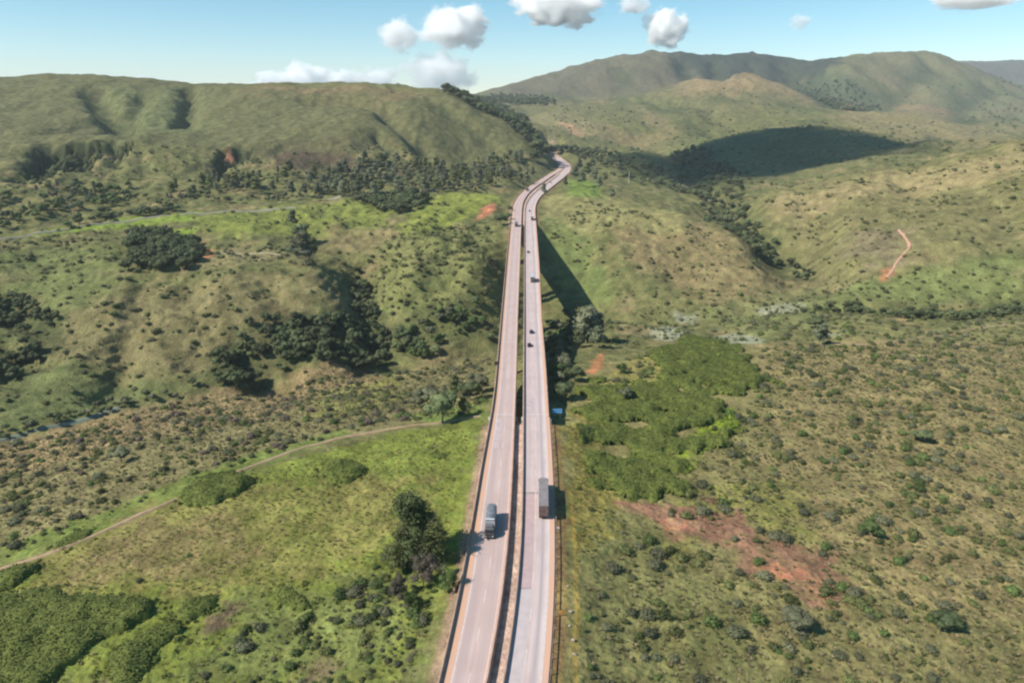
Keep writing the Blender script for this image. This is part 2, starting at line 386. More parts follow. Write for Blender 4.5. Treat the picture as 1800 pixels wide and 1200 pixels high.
def strip(name, xa, xb, Ys, za, zb=None, thick=0.0, uvs=True):
    """sheet between two edge curves; optional thickness gives it sides"""
    zb = za if zb is None else zb; n = len(Ys)
    V = np.zeros((n*2, 3)); V[0::2] = np.c_[xa, Ys, za*np.ones(n)]; V[1::2] = np.c_[xb, Ys, zb*np.ones(n)]
    i = np.arange(n-1)*2; Fq = np.c_[i, i+1, i+3, i+2]
    if thick:
        m = 2*n; V = np.r_[V, V-np.array([0,0,thick])]
        Fq = np.r_[Fq, np.c_[i+m, i+2+m, i+3+m, i+1+m], np.c_[i, i+2, i+2+m, i+m], np.c_[i+1, i+1+m, i+3+m, i+3], [[0, m, m+1, 1]], [[m-2, m-1, 2*m-1, 2*m-2]]]
    me = mesh_np(name, V, Fq)
    if uvs:
        ul = me.uv_layers.new(name='UVMap'); li = np.zeros(len(me.loops), np.int32); me.loops.foreach_get('vertex_index', li)
        vi = li % (2*n); s = np.r_[0, np.cumsum(np.hypot(np.diff((xa+xb)/2), np.diff(Ys)))]
        ul.data.foreach_set('uv', np.c_[(vi % 2).astype(float), s[vi//2]].astype(np.float32).ravel())
    return me
def sweep(name, Xf, Ys, prof, smooth=False):
    """closed cross-section prof [(dx, z)] swept along X=Xf(Y)"""
    n = len(Ys); k = len(prof); xc = Xf(Ys); tx = np.gradient(xc, Ys); nx = 1/np.hypot(1, tx); ny = -tx*nx
    V = np.zeros((n, k, 3))
    for j, (dx, z) in enumerate(prof): V[:, j] = np.c_[xc+dx*nx, Ys+dx*ny, np.full(n, z)]
    V = V.reshape(-1, 3); i = np.arange(n-1)[:, None]*k; j = np.arange(k)[None]; j2 = (j+1) % k
    Fq = np.stack([i+j, i+j2, i+k+j2, i+k+j], -1).reshape(-1, 4)
    me = mesh_np(name, V, Fq, smooth)
    bm = bmesh.new(); bm.from_mesh(me); bm.verts.ensure_lookup_table()
    bm.faces.new([bm.verts[a] for a in range(k)][::-1]); bm.faces.new([bm.verts[(n-1)*k+a] for a in range(k)])
    bmesh.ops.recalc_face_normals(bm, faces=bm.faces); bm.to_mesh(me); bm.free(); return me

# ------------------------------------------------------------------ zones (outlines on the ground, in plan)
def zone(pl):
    p = np.array(pl, float); return at(p[:, 0], p[:, 1])
# ------------------------------------------------------------------ ground sheet
def spaced(a, b, st):
    return np.linspace(a, b, max(2, int(round((b-a)/st))+1))
us = np.r_[spaced(-1.5, -0.84, 0.02)[:-1], spaced(-0.84, 0.84, 0.0026), spaced(0.84, 1.5, 0.02)[1:]]
ln = math.log
vv = np.r_[spaced(ln(.25), ln(1.6), 0.02)[:-1], spaced(ln(1.6), ln(5.2), 0.0024)[:-1], spaced(ln(5.2), ln(25), 0.0036)[:-1], spaced(ln(25), ln(60), 0.006)[:-1], spaced(ln(60), ln(125), 0.012)]
yp = 100*np.exp(vv); GX = us[None]*yp[:, None]; GY = np.repeat((yp-Y0)[:, None], len(us), 1)
X = GX.ravel(); Y = GY.ravel()
Z = np.empty_like(X)
for i in range(0, len(X), 200000): Z[i:i+200000] = H(X[i:i+200000], Y[i:i+200000])
dlat, dL, dR, wb = lateral(X, Y)
near = 1-sstep(330, 620, Y)
RIB = [[(-60,1020),(0,1000),(60,985),(120,962),(180,935),(300,882),(430,825),(520,790),(600,768),(700,752),(760,745),(845,732)], [(1580,405),(1592,420),(1603,433),(1590,448),(1575,458),(1573,470),(1558,490)],
 [(1440,606),(1560,603),(1620,592),(1700,578),(1800,569)], [(280,448),(400,446),(500,447)], [(-120,440),(0,421),(100,407),(200,392),(270,383),(350,377),(450,372),(520,366)], [(575,352),(700,345),(800,331)], [(-160,806),(-60,786),(0,771),(80,752),(160,733),(210,716)]]
flat = np.ones(len(X))
for pl in RIB:
    p = np.array(pl, float); xy = cast(H, p[:, 0], p[:, 1]); x0, y0 = xy.min(0)-22; x1, y1 = xy.max(0)+22; m = (X > x0) & (X < x1) & (Y > y0) & (Y < y1)
    flat[m] = np.minimum(flat[m], sstep(3, 9, seg_dist(X[m], Y[m], xy)))
offroad = np.maximum(sstep(1.5, 6, dlat), 1-wb)*flat
tuft = np.abs(gnoise(X/1.6, Y/1.6, 71))*0.8 + fbm(X/4.5, Y/4.5, 2, 73)*0.7
Z = Z + near*offroad*(tuft-0.3)*0.75
Z = Z + (1-near)*offroad*(2.0*fbm(X/9, Y/9, 3, 75)*(1-sstep(700, 1500, Y)*.6) + 3.2*fbm(X/26, Y/30, 3, 76)*sstep(380, 900, Y)*(1-.65*sstep(1050, 1250, Y)*(X < 120)))

def c(*a): return np.array(a)
col = np.zeros((len(X), 3))
n1 = np.clip(0.5+fbm(X/45, Y/45, 4, 81)*1.3, 0, 1)[:, None]
n2 = np.clip(0.5+fbm(X/7, Y/7, 3, 83)*1.2, 0, 1)[:, None]
n3 = np.clip(0.5+fbm(X/300, Y/300, 4, 85)*1.3, 0, 1)[:, None]
OLIVE, GREEN, TAN = c(.125,.138,.062), c(.085,.112,.046), c(.205,.178,.098)
col[:] = OLIVE
col = col*(1-n1*0.5) + GREEN*n1*0.5
col = col*(1-n2*0.35) + TAN*n2*0.35
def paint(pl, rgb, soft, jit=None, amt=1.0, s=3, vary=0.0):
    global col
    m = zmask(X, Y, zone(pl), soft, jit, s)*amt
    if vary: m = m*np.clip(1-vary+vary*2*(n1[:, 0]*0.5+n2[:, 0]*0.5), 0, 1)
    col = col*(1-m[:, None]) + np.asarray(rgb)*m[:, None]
# far country
fm = sstep(1900, 2800, Y)[:, None]
col = col*(1-fm) + (c(.105,.125,.066)*(1-n3) + c(.150,.145,.082)*n3)*fm
fp = sstep(900, 1500, Y)*(X > 0)*sstep(.02, .32, fbm(X/150, Y/330, 4, 87))*.6
col = col*(1-fp[:, None]) + c(.070,.088,.046)*fp[:, None]
fp = sstep(1200, 1900, Y)*(X > 0)*sstep(.08, .35, fbm(X/260+7, Y/420, 4, 88))*.55
col = col*(1-fp[:, None]) + c(.215,.175,.11)*fp[:, None]
mp_ = sstep(330, 420, Y)*(1-sstep(1100, 1500, Y))*sstep(0, .3, fbm(X/20, Y/26, 4, 89))*.55
col = col*(1-mp_[:, None]) + c(.070,.092,.040)*mp_[:, None]
mp_ = sstep(330, 420, Y)*(1-sstep(1100, 1500, Y))*sstep(.1, .4, fbm(X/34+5, Y/40, 4, 90))*.6
col = col*(1-mp_[:, None]) + c(.225,.185,.115)*mp_[:, None]
paint([(-60,130),(200,130),(460,150),(640,150),(780,160),(940,245),(900,262),(700,268),(500,262),(400,262),(240,258),(100,258),(-60,310)], (.108,.116,.062), 30, 25, 0.85)
paint([(430,152),(520,152),(650,152),(740,162),(700,172),(560,162),(470,162)], (.19,.145,.09), 40, 40, .7)
paint([(160,165),(215,240),(350,235),(340,160)], (.105,.14,.068), 40, 40, .5)
paint([(420,255),(600,240),(700,262),(560,300),(380,292)], (.095,.095,.055), 15, 12, .8)
paint([(470,270),(620,272),(640,295),(500,300)], (.085,.065,.055), 12, 12, .8)
paint([(1150,150),(1230,128),(1330,128),(1430,175),(1380,170),(1280,165),(1180,165)], (.25,.20,.125), 60, 60, .8)
paint([(870,172),(870,150),(950,130),(1090,95),(1180,85),(1300,95),(1400,100),(1380,130),(1200,150),(1080,165),(960,172)], (.100,.094,.072), 60, 90, .75)
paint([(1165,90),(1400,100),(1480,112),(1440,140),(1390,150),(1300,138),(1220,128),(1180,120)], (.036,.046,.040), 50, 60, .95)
paint([(1480,105),(1600,90),(1700,100),(1720,135),(1560,145),(1480,150)], (.118,.120,.074), 80, 90, .7)
paint([(1690,112),(1700,100),(1800,100),(1900,105),(1900,160),(1800,150),(1740,135)], (.07,.07,.07), 100, 100, .8)
paint([(1380,150),(1440,130),(1560,180),(1520,195),(1440,190)], (.06,.085,.052), 50, 50, .8)
paint([(900,205),(1000,195),(1060,215),(1050,235),(960,235)], (.19,.18,.105), 30, 30, .7)
paint([(975,215),(990,215),(1025,235),(1025,243),(1005,236)], (.36,.25,.17), 8, 5, .9)
paint([(1450,205),(1600,195),(1760,230),(1800,245),(1800,262),(1700,262),(1580,245),(1500,225)], (.20,.18,.105), 20, 20, .8, vary=.5)
paint([(1465,182),(1500,180),(1520,190),(1490,198)], (.30,.17,.11), 12, 14, .6)
paint([(1560,182),(1700,200),(1690,210),(1600,196)], (.22,.15,.10), 15, 18, .5)
paint([(1060,265),(1250,235),(1340,250),(1250,300),(1150,290)], (.09,.12,.06), 30, 30, .5)
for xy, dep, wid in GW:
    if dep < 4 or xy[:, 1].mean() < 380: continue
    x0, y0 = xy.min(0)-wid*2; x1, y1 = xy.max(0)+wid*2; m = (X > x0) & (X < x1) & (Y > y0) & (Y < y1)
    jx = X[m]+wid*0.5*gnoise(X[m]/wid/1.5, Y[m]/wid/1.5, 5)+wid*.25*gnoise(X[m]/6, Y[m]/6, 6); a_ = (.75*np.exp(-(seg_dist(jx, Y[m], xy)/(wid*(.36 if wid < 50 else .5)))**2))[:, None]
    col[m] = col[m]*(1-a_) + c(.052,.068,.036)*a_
# hill sides on the right
paint([(1330,350),(1550,300),(1800,255),(1800,520),(1500,520),(1450,500),(1380,430)], (.175,.168,.088), 15, 12, .6)
paint([(1340,360),(1550,308),(1800,262),(1800,300),(1560,345),(1400,395)], (.245,.215,.125), 15, 20, .85, vary=.3)
paint([(1500,410),(1590,400),(1600,450),(1540,470),(1480,450)], (.16,.14,.105), 10, 12, .7)
paint([(1640,470),(1800,430),(1800,535),(1480,540),(1460,520)], (.135,.18,.07), 12, 12, .7)
paint([(1130,372),(1300,420),(1440,500),(1400,525),(1280,540),(1120,470),(1030,380)], (.215,.180,.105), 12, 12, .75, vary=.5)
paint([(950,350),(1100,350),(1240,395),(1200,410),(1080,400),(1000,420),(955,400)], (.215,.215,.105), 10, 10, .8)
paint([(955,380),(1000,400),(1060,480),(1100,540),(1030,540),(960,430)], (.125,.175,.065), 8, 8, .7)
paint([(1000,315),(1050,320),(1060,350),(1000,345)], (.14,.22,.05), 10, 8, .8)
paint([(1240,540),(1440,500),(1460,560),(1330,600),(1240,570)], (.14,.165,.075), 8, 8, .6)
paint([(1420,565),(1640,580),(1800,555),(1800,605),(1440,605)], (.185,.185,.09), 6, 6, .7)
for q_ in ([(1140,580),(1170,572),(1205,585),(1200,600),(1150,598)], [(1255,590),(1300,585),(1345,595),(1330,605),(1265,603)], [(1180,550),(1225,555),(1225,568),(1190,565)], [(1330,545),(1400,535),(1420,545),(1350,555)], [(1455,585),(1470,583),(1470,590),(1457,592)]):
    paint(q_, (.30,.33,.27), 3, 5, .75)
# left country
paint([(360,378),(480,362),(640,352),(720,345),(745,352),(690,372),(650,415),(540,420),(420,415),(340,400)], (.155,.195,.05), 8, 9, .8, vary=.7)
paint([(120,398),(300,378),(350,372),(350,385),(200,402),(20,420)], (.17,.25,.045), 6, 6, .8)
paint([(265,405),(340,402),(345,415),(280,418)], (.20,.30,.045), 4, 4, .8)
paint([(700,405),(760,345),(850,340),(890,350),(820,385),(740,420)], (.18,.225,.05), 8, 7, .8, vary=.5)
paint([(570,400),(700,400),(700,430),(560,440)], (.19,.165,.095), 6, 8, .7)
paint([(660,430),(860,400),(880,520),(840,600),(720,600),(660,540)], (.150,.175,.070), 10, 10, .6, vary=.5)
paint([(200,500),(400,480),(560,480),(640,560),(480,620),(300,660),(150,690),(90,600)], (.165,.150,.085), 10, 12, .75, vary=.5)
paint([(0,440),(200,430),(230,500),(120,540),(0,520)], (.12,.155,.062), 10, 10, .6)
paint([(300,440),(440,440),(560,460),(420,468),(300,470)], (.20,.185,.105), 5, 6, .7)
paint([(0,640),(180,650),(330,690),(150,735),(0,772)], (.10,.135,.058), 8, 8, .7)
# scrub slope between stream and track
paint([(0,775),(330,695),(700,648),(860,622),(862,725),(700,748),(430,822),(200,920),(0,1000)], (.175,.165,.090), 5, 6, .9)
paint([(0,775),(330,695),(640,650),(700,680),(480,730),(300,760),(60,830),(0,830)], (.235,.185,.110), 4, 7, .85, vary=.4)
paint([(560,690),(700,660),(730,690),(640,730),(540,740)], (.20,.22,.07), 4, 6, .7)
paint([(0,960),(200,890),(430,800),(620,750),(620,765),(430,830),(180,930),(0,1000)], (.12,.175,.045), 2, 3, .8)
paint([(700,730),(860,700),(860,738),(760,745)], (.12,.185,.05), 3, 4, .8)
# bright field near left
paint([(0,1010),(180,925),(430,832),(700,758),(850,735),(812,1000),(700,1200),(0,1200)], (.145,.183,.046), 2, 3, 1)
paint([(0,1100),(60,980),(300,880),(560,840),(760,830),(700,960),(560,1020),(300,1040),(120,1030)], (.185,.172,.072), 4, 8, .75, vary=.6)
paint([(100,1000),(200,930),(400,900),(480,960),(380,1030),(180,1035)], (.185,.155,.085), 4, 7, .7, vary=.6)
paint([(400,1060),(640,1010),(760,1020),(700,1200),(330,1200)], (.135,.165,.065), 4, 6, .8)
paint([(330,1120),(400,1055),(430,1060),(400,1090),(370,1120)], (.155,.105,.095), 1.5, 2.5, .75)
paint([(520,1200),(560,1150),(600,1150),(580,1200)], (.145,.105,.09), 1.5, 2.5, .7)
# near right plateau
paint([(985,740),(1060,640),(1340,603),(1800,602),(1800,1200),(1000,1200)], (.185,.178,.088), 3, 4, 1)
paint([(1340,603),(1800,602),(1800,1100),(1500,1000),(1380,850)], (.225,.195,.105), 5, 10, .8, vary=.7)
paint([(985,1100),(1000,760),(1100,900),(1300,1050),(1400,1200),(1000,1200)], (.150,.165,.072), 5, 8, .7, vary=.4)
paint([(990,740),(1045,730),(1090,890),(1080,930),(1020,960),(1000,900)], (.200,.185,.060), 3, 5, .85)
paint([(1090,640),(1160,620),(1200,670),(1120,680),(1060,690)], (.235,.225,.080), 3, 4, .8)
paint([(1240,705),(1300,725),(1290,760),(1230,790),(1200,830),(1185,800),(1230,750)], (.21,.29,.035), 2.5, 3, .9)
paint([(1150,950),(1260,850),(1400,840),(1420,960),(1300,900),(1200,990)], (.18,.20,.055), 4, 6, .6, vary=.6)
paint([(1100,900),(1200,880),(1300,905),(1460,985),(1500,1060),(1420,1060),(1330,1000),(1280,960),(1180,960)], (.235,.135,.105), 2, 7, .9, vary=.6)
paint([(1150,925),(1200,915),(1215,928),(1180,938)], (.33,.16,.10), 1.0, 3, .7, vary=.5)
paint([(1320,1000),(1360,988),(1420,1003),(1440,1015),(1380,1015)], (.33,.16,.10), 1.0, 3, .7, vary=.5)
paint([(1405,1035),(1425,1032),(1428,1045),(1410,1047)], (.33,.16,.10), 1.0, 3, .7, vary=.5)
# bare earth
paint([(1030,655),(1050,625),(1060,618),(1060,640),(1045,658)], (.34,.16,.09), .8, 1.8, .85, vary=.4)
paint([(345,455),(345,435),(372,440),(372,452)], (.42,.17,.10), 1.2, 2, 1)
paint([(835,388),(845,372),(868,358),(872,368),(850,383)], (.34,.15,.10), 2, 3, .95)
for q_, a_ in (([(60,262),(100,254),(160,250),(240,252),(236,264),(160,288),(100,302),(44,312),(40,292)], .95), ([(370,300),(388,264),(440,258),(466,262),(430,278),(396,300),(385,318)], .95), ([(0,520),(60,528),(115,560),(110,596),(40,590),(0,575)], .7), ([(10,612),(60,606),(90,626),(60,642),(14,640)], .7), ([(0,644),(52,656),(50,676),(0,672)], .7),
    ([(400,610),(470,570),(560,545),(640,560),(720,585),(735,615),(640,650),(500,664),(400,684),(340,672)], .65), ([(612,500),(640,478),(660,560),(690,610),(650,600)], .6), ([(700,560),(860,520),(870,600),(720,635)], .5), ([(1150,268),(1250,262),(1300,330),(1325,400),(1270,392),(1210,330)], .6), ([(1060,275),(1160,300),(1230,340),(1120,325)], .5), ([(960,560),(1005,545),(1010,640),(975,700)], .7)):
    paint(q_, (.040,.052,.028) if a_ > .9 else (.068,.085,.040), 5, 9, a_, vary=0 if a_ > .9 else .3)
paint([(392,285),(400,262),(410,280)], (.36,.18,.12), 3, 3, .9)
paint([(1545,495),(1552,470),(1560,470),(1575,478),(1556,496)], (.31,.15,.09), 2, 3, .85, vary=.4)
# verges and median of the highway
vw = wb*(1-sstep(1.2, 3.0, dL+0.5*gnoise(X/3, Y/3, 91)))*(dL > 0)
VB = c(.245,.170,.110)
col = col*(1-vw[:, None]) + VB*vw[:, None]
vr = wb*(1-sstep(1.5, 4.5, dR+1.0*gnoise(X/4, Y/6, 93)))*(dR > 0)
VR = c(.215,.140,.082)*(1-n2*0.5) + c(.19,.16,.055)*n2*0.5
col = col*(1-vr[:, None]) + VR*vr[:, None]
md = wb*(dL <= 0)*(dR <= 0)
col = col*(1-md[:, None]) + c(.44,.315,.25)*md[:, None]
yl = wb*np.exp(-((dR-5.0-0.4*gnoise(X/2, Y/9, 95))/0.45)**2)*(Y < 165)*.7
col = col*(1-yl[:, None]) + c(.33,.24,.06)*yl[:, None]
offr = 1-(md+vw*(1-md)).clip(0, 1)[:, None]
col = col*(1-offr*(1-np.array([1.0, .915, .76])))*(0.86+0.28*n2); col = np.clip(col, .01, .8)
nr, nc_ = GX.shape
ii = (np.arange(nr-1)[:, None]*nc_ + np.arange(nc_-1)[None]).ravel()
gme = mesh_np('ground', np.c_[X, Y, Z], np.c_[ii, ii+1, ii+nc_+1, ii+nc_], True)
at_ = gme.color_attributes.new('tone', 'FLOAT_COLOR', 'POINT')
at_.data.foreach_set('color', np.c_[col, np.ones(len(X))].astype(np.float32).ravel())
gm = mat('ground_cover', rough=0.95); b = gm.node_tree.nodes['Principled BSDF']; b.inputs['Specular IOR Level'].default_value = 0.1
ca = N(gm, 'ShaderNodeAttribute', attribute_name='tone'); geo = N(gm, 'ShaderNodeNewGeometry')
na = N(gm, 'ShaderNodeTexNoise'); na.inputs['Scale'].default_value = 0.75; na.inputs['Detail'].default_value = 6; na.inputs['Roughness'].default_value = 0.65
nb = N(gm, 'ShaderNodeTexNoise'); nb.inputs['Scale'].default_value = 0.09; nb.inputs['Detail'].default_value = 5
nw = N(gm, 'ShaderNodeTexNoise'); nw.inputs['Scale'].default_value = 0.28; nw.inputs['Detail'].default_value = 4
for t in (na, nb, nw): L(gm, geo.outputs['Position'], t.inputs['Vector'])
m1 = N(gm, 'ShaderNodeMapRange'); m1.inputs[1].default_value = .3; m1.inputs[2].default_value = .7; m1.inputs[3].default_value = .62; m1.inputs[4].default_value = 1.42; L(gm, na.outputs['Fac'], m1.inputs[0])
m2 = N(gm, 'ShaderNodeMapRange'); m2.inputs[1].default_value = .3; m2.inputs[2].default_value = .7; m2.inputs[3].default_value = .72; m2.inputs[4].default_value = 1.28; L(gm, nb.outputs['Fac'], m2.inputs[0])
mm = N(gm, 'ShaderNodeMath', operation='MULTIPLY'); L(gm, m1.outputs[0], mm.inputs[0]); L(gm, m2.outputs[0], mm.inputs[1])
h2 = N(gm, 'ShaderNodeHueSaturation'); L(gm, ca.outputs['Color'], h2.inputs['Color']); L(gm, mm.outputs[0], h2.inputs['Value'])
m3 = N(gm, 'ShaderNodeMapRange'); m3.inputs[1].default_value = .3; m3.inputs[2].default_value = .7; m3.inputs[3].default_value = .485; m3.inputs[4].default_value = .515; L(gm, nw.outputs['Fac'], m3.inputs[0]); L(gm, m3.outputs[0], h2.inputs['Hue'])
L(gm, h2.outputs[0], b.inputs['Base Color'])
hb = N(gm, 'ShaderNodeMath', operation='MULTIPLY_ADD'); L(gm, nw.outputs['Fac'], hb.inputs[0]); hb.inputs[1].default_value = 1.8
hc = N(gm, 'ShaderNodeMath', operation='MULTIPLY_ADD'); L(gm, nb.outputs['Fac'], hc.inputs[0]); hc.inputs[1].default_value = 4.5; L(gm, na.outputs['Fac'], hc.inputs[2]); L(gm, hc.outputs[0], hb.inputs[2])
bp = N(gm, 'ShaderNodeBump'); bp.inputs['Distance'].default_value = 0.6; bp.inputs['Strength'].default_value = 0.8; L(gm, hb.outputs[0], bp.inputs['Height']); L(gm, bp.outputs[0], b.inputs['Normal'])
g_o = link('ground', gme, gm); tag(g_o, kind='structure')

# ------------------------------------------------------------------ carriageways
def pavement(name, tone_a, tone_b, patches):
    m = mat(name, tone_a, 0.85); nt = m.node_tree; b = nt.nodes['Principled BSDF']
    uvn = N(m, 'ShaderNodeUVMap'); sx = N(m, 'ShaderNodeSeparateXYZ'); L(m, uvn.outputs[0], sx.inputs[0])
    geo = N(m, 'ShaderNodeNewGeometry')
    mp = N(m, 'ShaderNodeMapping'); mp.inputs['Scale'].default_value = (16, 0.035, 1); L(m, uvn.outputs[0], mp.inputs[0])
    st = N(m, 'ShaderNodeTexNoise'); st.inputs['Scale'].default_value = 1; st.inputs['Detail'].default_value = 5; L(m, mp.outputs[0], st.inputs['Vector'])
    bl = N(m, 'ShaderNodeTexNoise'); bl.inputs['Scale'].default_value = .12; bl.inputs['Detail'].default_value = 6; L(m, geo.outputs['Position'], bl.inputs['Vector'])
    mx = N(m, 'ShaderNodeMix', data_type='RGBA'); mx.inputs[6].default_value = (*tone_a, 1); mx.inputs[7].default_value = (*tone_b, 1)
    ad = N(m, 'ShaderNodeMath', operation='ADD'); L(m, st.outputs['Fac'], ad.inputs[0]); L(m, bl.outputs['Fac'], ad.inputs[1])
    mr = N(m, 'ShaderNodeMapRange'); mr.inputs[1].default_value = .75; mr.inputs[2].default_value = 1.25; L(m, ad.outputs[0], mr.inputs[0]); L(m, mr.outputs[0], mx.inputs[0])
    last = mx.outputs[2]
    # patches: (u0, u1, v0, v1, colour, strength) – bands of red dust on the shoulders, wheel tracks, resurfaced lanes
    for u0, u1, v0, v1, cc, amt, su in patches:
        f = None
        for src, a0, a1, so in ((sx.outputs[0], u0, u1, su), (sx.outputs[1], v0, v1, .6)):
            if a0 is None: continue
            for lim, up in ((a0, True), (a1, False)):
                r = N(m, 'ShaderNodeMapRange'); L(m, src, r.inputs[0]); r.inputs[1].default_value = lim-so; r.inputs[2].default_value = lim+so
                r.inputs[3].default_value = 0 if up else 1; r.inputs[4].default_value = 1 if up else 0
                if f is None: f = r.outputs[0]
                else:
                    k = N(m, 'ShaderNodeMath', operation='MULTIPLY'); L(m, f, k.inputs[0]); L(m, r.outputs[0], k.inputs[1]); f = k.outputs[0]
        wob = N(m, 'ShaderNodeMapRange'); L(m, bl.outputs['Fac'], wob.inputs[0]); wob.inputs[1].default_value = .25; wob.inputs[2].default_value = .6; wob.inputs[3].default_value = amt*.6; wob.inputs[4].default_value = amt
        k = N(m, 'ShaderNodeMath', operation='MULTIPLY'); L(m, f, k.inputs[0]); L(m, wob.outputs[0], k.inputs[1])
        x = N(m, 'ShaderNodeMix', data_type='RGBA'); L(m, k.outputs[0], x.inputs[0]); L(m, last, x.inputs[6]); x.inputs[7].default_value = (*cc, 1); last = x.outputs[2]
    L(m, last, b.inputs['Base Color']); return m
DUST = (.53, .31, .20)
BIG = 1e5
pL = pavement('dusty_asphalt', (.40,.295,.27), (.475,.36,.33), [(-1,.24,None,0,DUST,.95,.05), (.915,2,None,0,DUST,.85,.03), (.30,.46,None,0,(.34,.27,.265),.55,.05), (.68,.84,None,0,(.36,.29,.28),.45,.05)])
pR = pavement('worn_asphalt', (.41,.32,.305), (.50,.40,.38), [(.84,2,None,0,DUST,.9,.04), (.15,.30,None,0,(.36,.30,.30),.4,.05), (.62,.70,None,0,(.29,.265,.28),.8,.035), (.76,.83,None,0,(.60,.55,.54),.5,.03)])
def road_piece(side, y0, y1, name, parent=None, z=0.0, kind='structure', m=None, inset=0.0):
    Ys = np.arange(y0, y1+.1, 4.0); Ys[-1] = y1
    a, b_ = ('LL','LR') if side == 'L' else ('RL','RR')
    me = strip(name, edge(a, Ys)+inset, edge(b_, Ys)-inset, Ys, z, thick=.5)
    o = link(name, me, m or (pL if side == 'L' else pR), parent)
    if kind: tag(o, kind=kind)
    return o
JOINT = .06
for side in 'LR':
    road_piece(side, 20, B0-JOINT, 'road'); road_piece(side, B1+JOINT, 1560, 'road')
# resurfaced lane of the right carriageway
def sheet(side, f0, f1, y0, y1, z, m, name, kind='structure', parent=None, step=4.0):
    Ys = np.linspace(y0, y1, max(2, int((y1-y0)/step)+1))
    o = link(name, strip(name, lane_x(side, f0, Ys), lane_x(side, f1, Ys), Ys, z), m, parent)
    if kind: tag(o, kind=kind)
    return o
Yp0 = float(on_z(930,1032)[1]); Yp1 = float(on_z(930,868)[1])
m_pat = noisy('pink_resurfacing', (.37,.27,.265), (.42,.31,.305), .5, .85)
m_blue = noisy('blue_grey_asphalt', (.40,.34,.34), (.46,.39,.385), .4, .85)
sheet('R', .075, .40, Yp0, Yp1, .004, m_pat, 'road_surface')
sheet('R', .075, .40, 60, Yp0-.5, .004, m_blue, 'road_surface')
m_tar = noisy('dark_patch', (.24,.20,.205), (.34,.28,.28), .8, .9)
sheet('R', .08, .40, Yp0-.5, Yp0, .004, m_tar, 'road_surface'); sheet('R', .08, .52, Yp1, Yp1+1.2, .004, m_tar, 'road_surface')
m_stain = noisy('pavement_stain', (.36,.29,.295), (.47,.385,.375), .5, .9)
sheet('L', .28, .50, 206, 218, .004, m_stain, 'road_surface'); sheet('L', .3, .46, 196, 206, .004, m_stain, 'road_surface')
sheet('R', .15, .45, 223.5, 236, .016, m_stain, 'road_surface')
# painted lines
m_line = noisy('worn_white_paint', (.47,.40,.38), (.62,.54,.52), 1.2, .7)
def lines(side, fr, y0, y1, z, width=.15, name='edge_line'):
    Ys = np.arange(y0, y1+.1, 4.0); x = lane_x(side, fr, Ys)
    tag(link(name, strip(name, x-width/2, x+width/2, Ys, z), m_line), kind='structure')
lines('L', .265, 20, 1000, .010, .24); lines('L', .90, 20, 1000, .010, .16)
lines('R', .055, 20, 1000, .010, .22); lines('R', .84, 20, 1000, .010, .22)
def dashes(side, fr, y0, y1, z, ln_=4.0, gap=8.0, width=.20):
    Vs, Fs = [], []; y = y0
    while y < y1:
        x0 = float(lane_x(side, fr, y)); x1 = float(lane_x(side, fr, y+ln_)); k = len(Vs)
        Vs += [(x0-width/2, y, z), (x0+width/2, y, z), (x1+width/2, y+ln_, z), (x1-width/2, y+ln_, z)]; Fs.append((k, k+1, k+2, k+3)); y += ln_+gap
    tag(link('lane_dashes', mesh_np('lane_dashes', Vs, Fs), m_line), kind='structure')
dashes('L', .60, 40, 900, .010); dashes('R', .44, 46, 900, .010)

# ------------------------------------------------------------------ the twin viaduct
m_conc = noisy('stained_concrete', (.40,.31,.26), (.62,.47,.38), .35, .9, c3=(.52,.38,.30))
m_conc2 = noisy('grey_concrete', (.28,.26,.24), (.42,.39,.36), .2, .9)
m_bar = noisy('dusty_barrier_concrete', (.27,.175,.135), (.42,.29,.23), .5, .9)
m_joint = noisy('pale_joint_mortar', (.46,.41,.39), (.60,.54,.52), 2, .8)
JER = [(-.30,-.02), (-.30,.10), (-.14,.34), (-.09,.88), (.09,.88), (.14,.34), (.30,.10), (.30,-.02)]
def barrier(e, sgn, y0, y1, name, parent=None, m=None, zadd=0.0, hk=1.0):
    Ys = np.arange(y0, y1+.1, 4.0); Ys[-1] = y1
    me = sweep(name, lambda Y: edge(e, Y)+sgn*.32, Ys, [(dx, z*hk+zadd) for dx, z in JER]); return link(name, me, m or m_bar, parent)
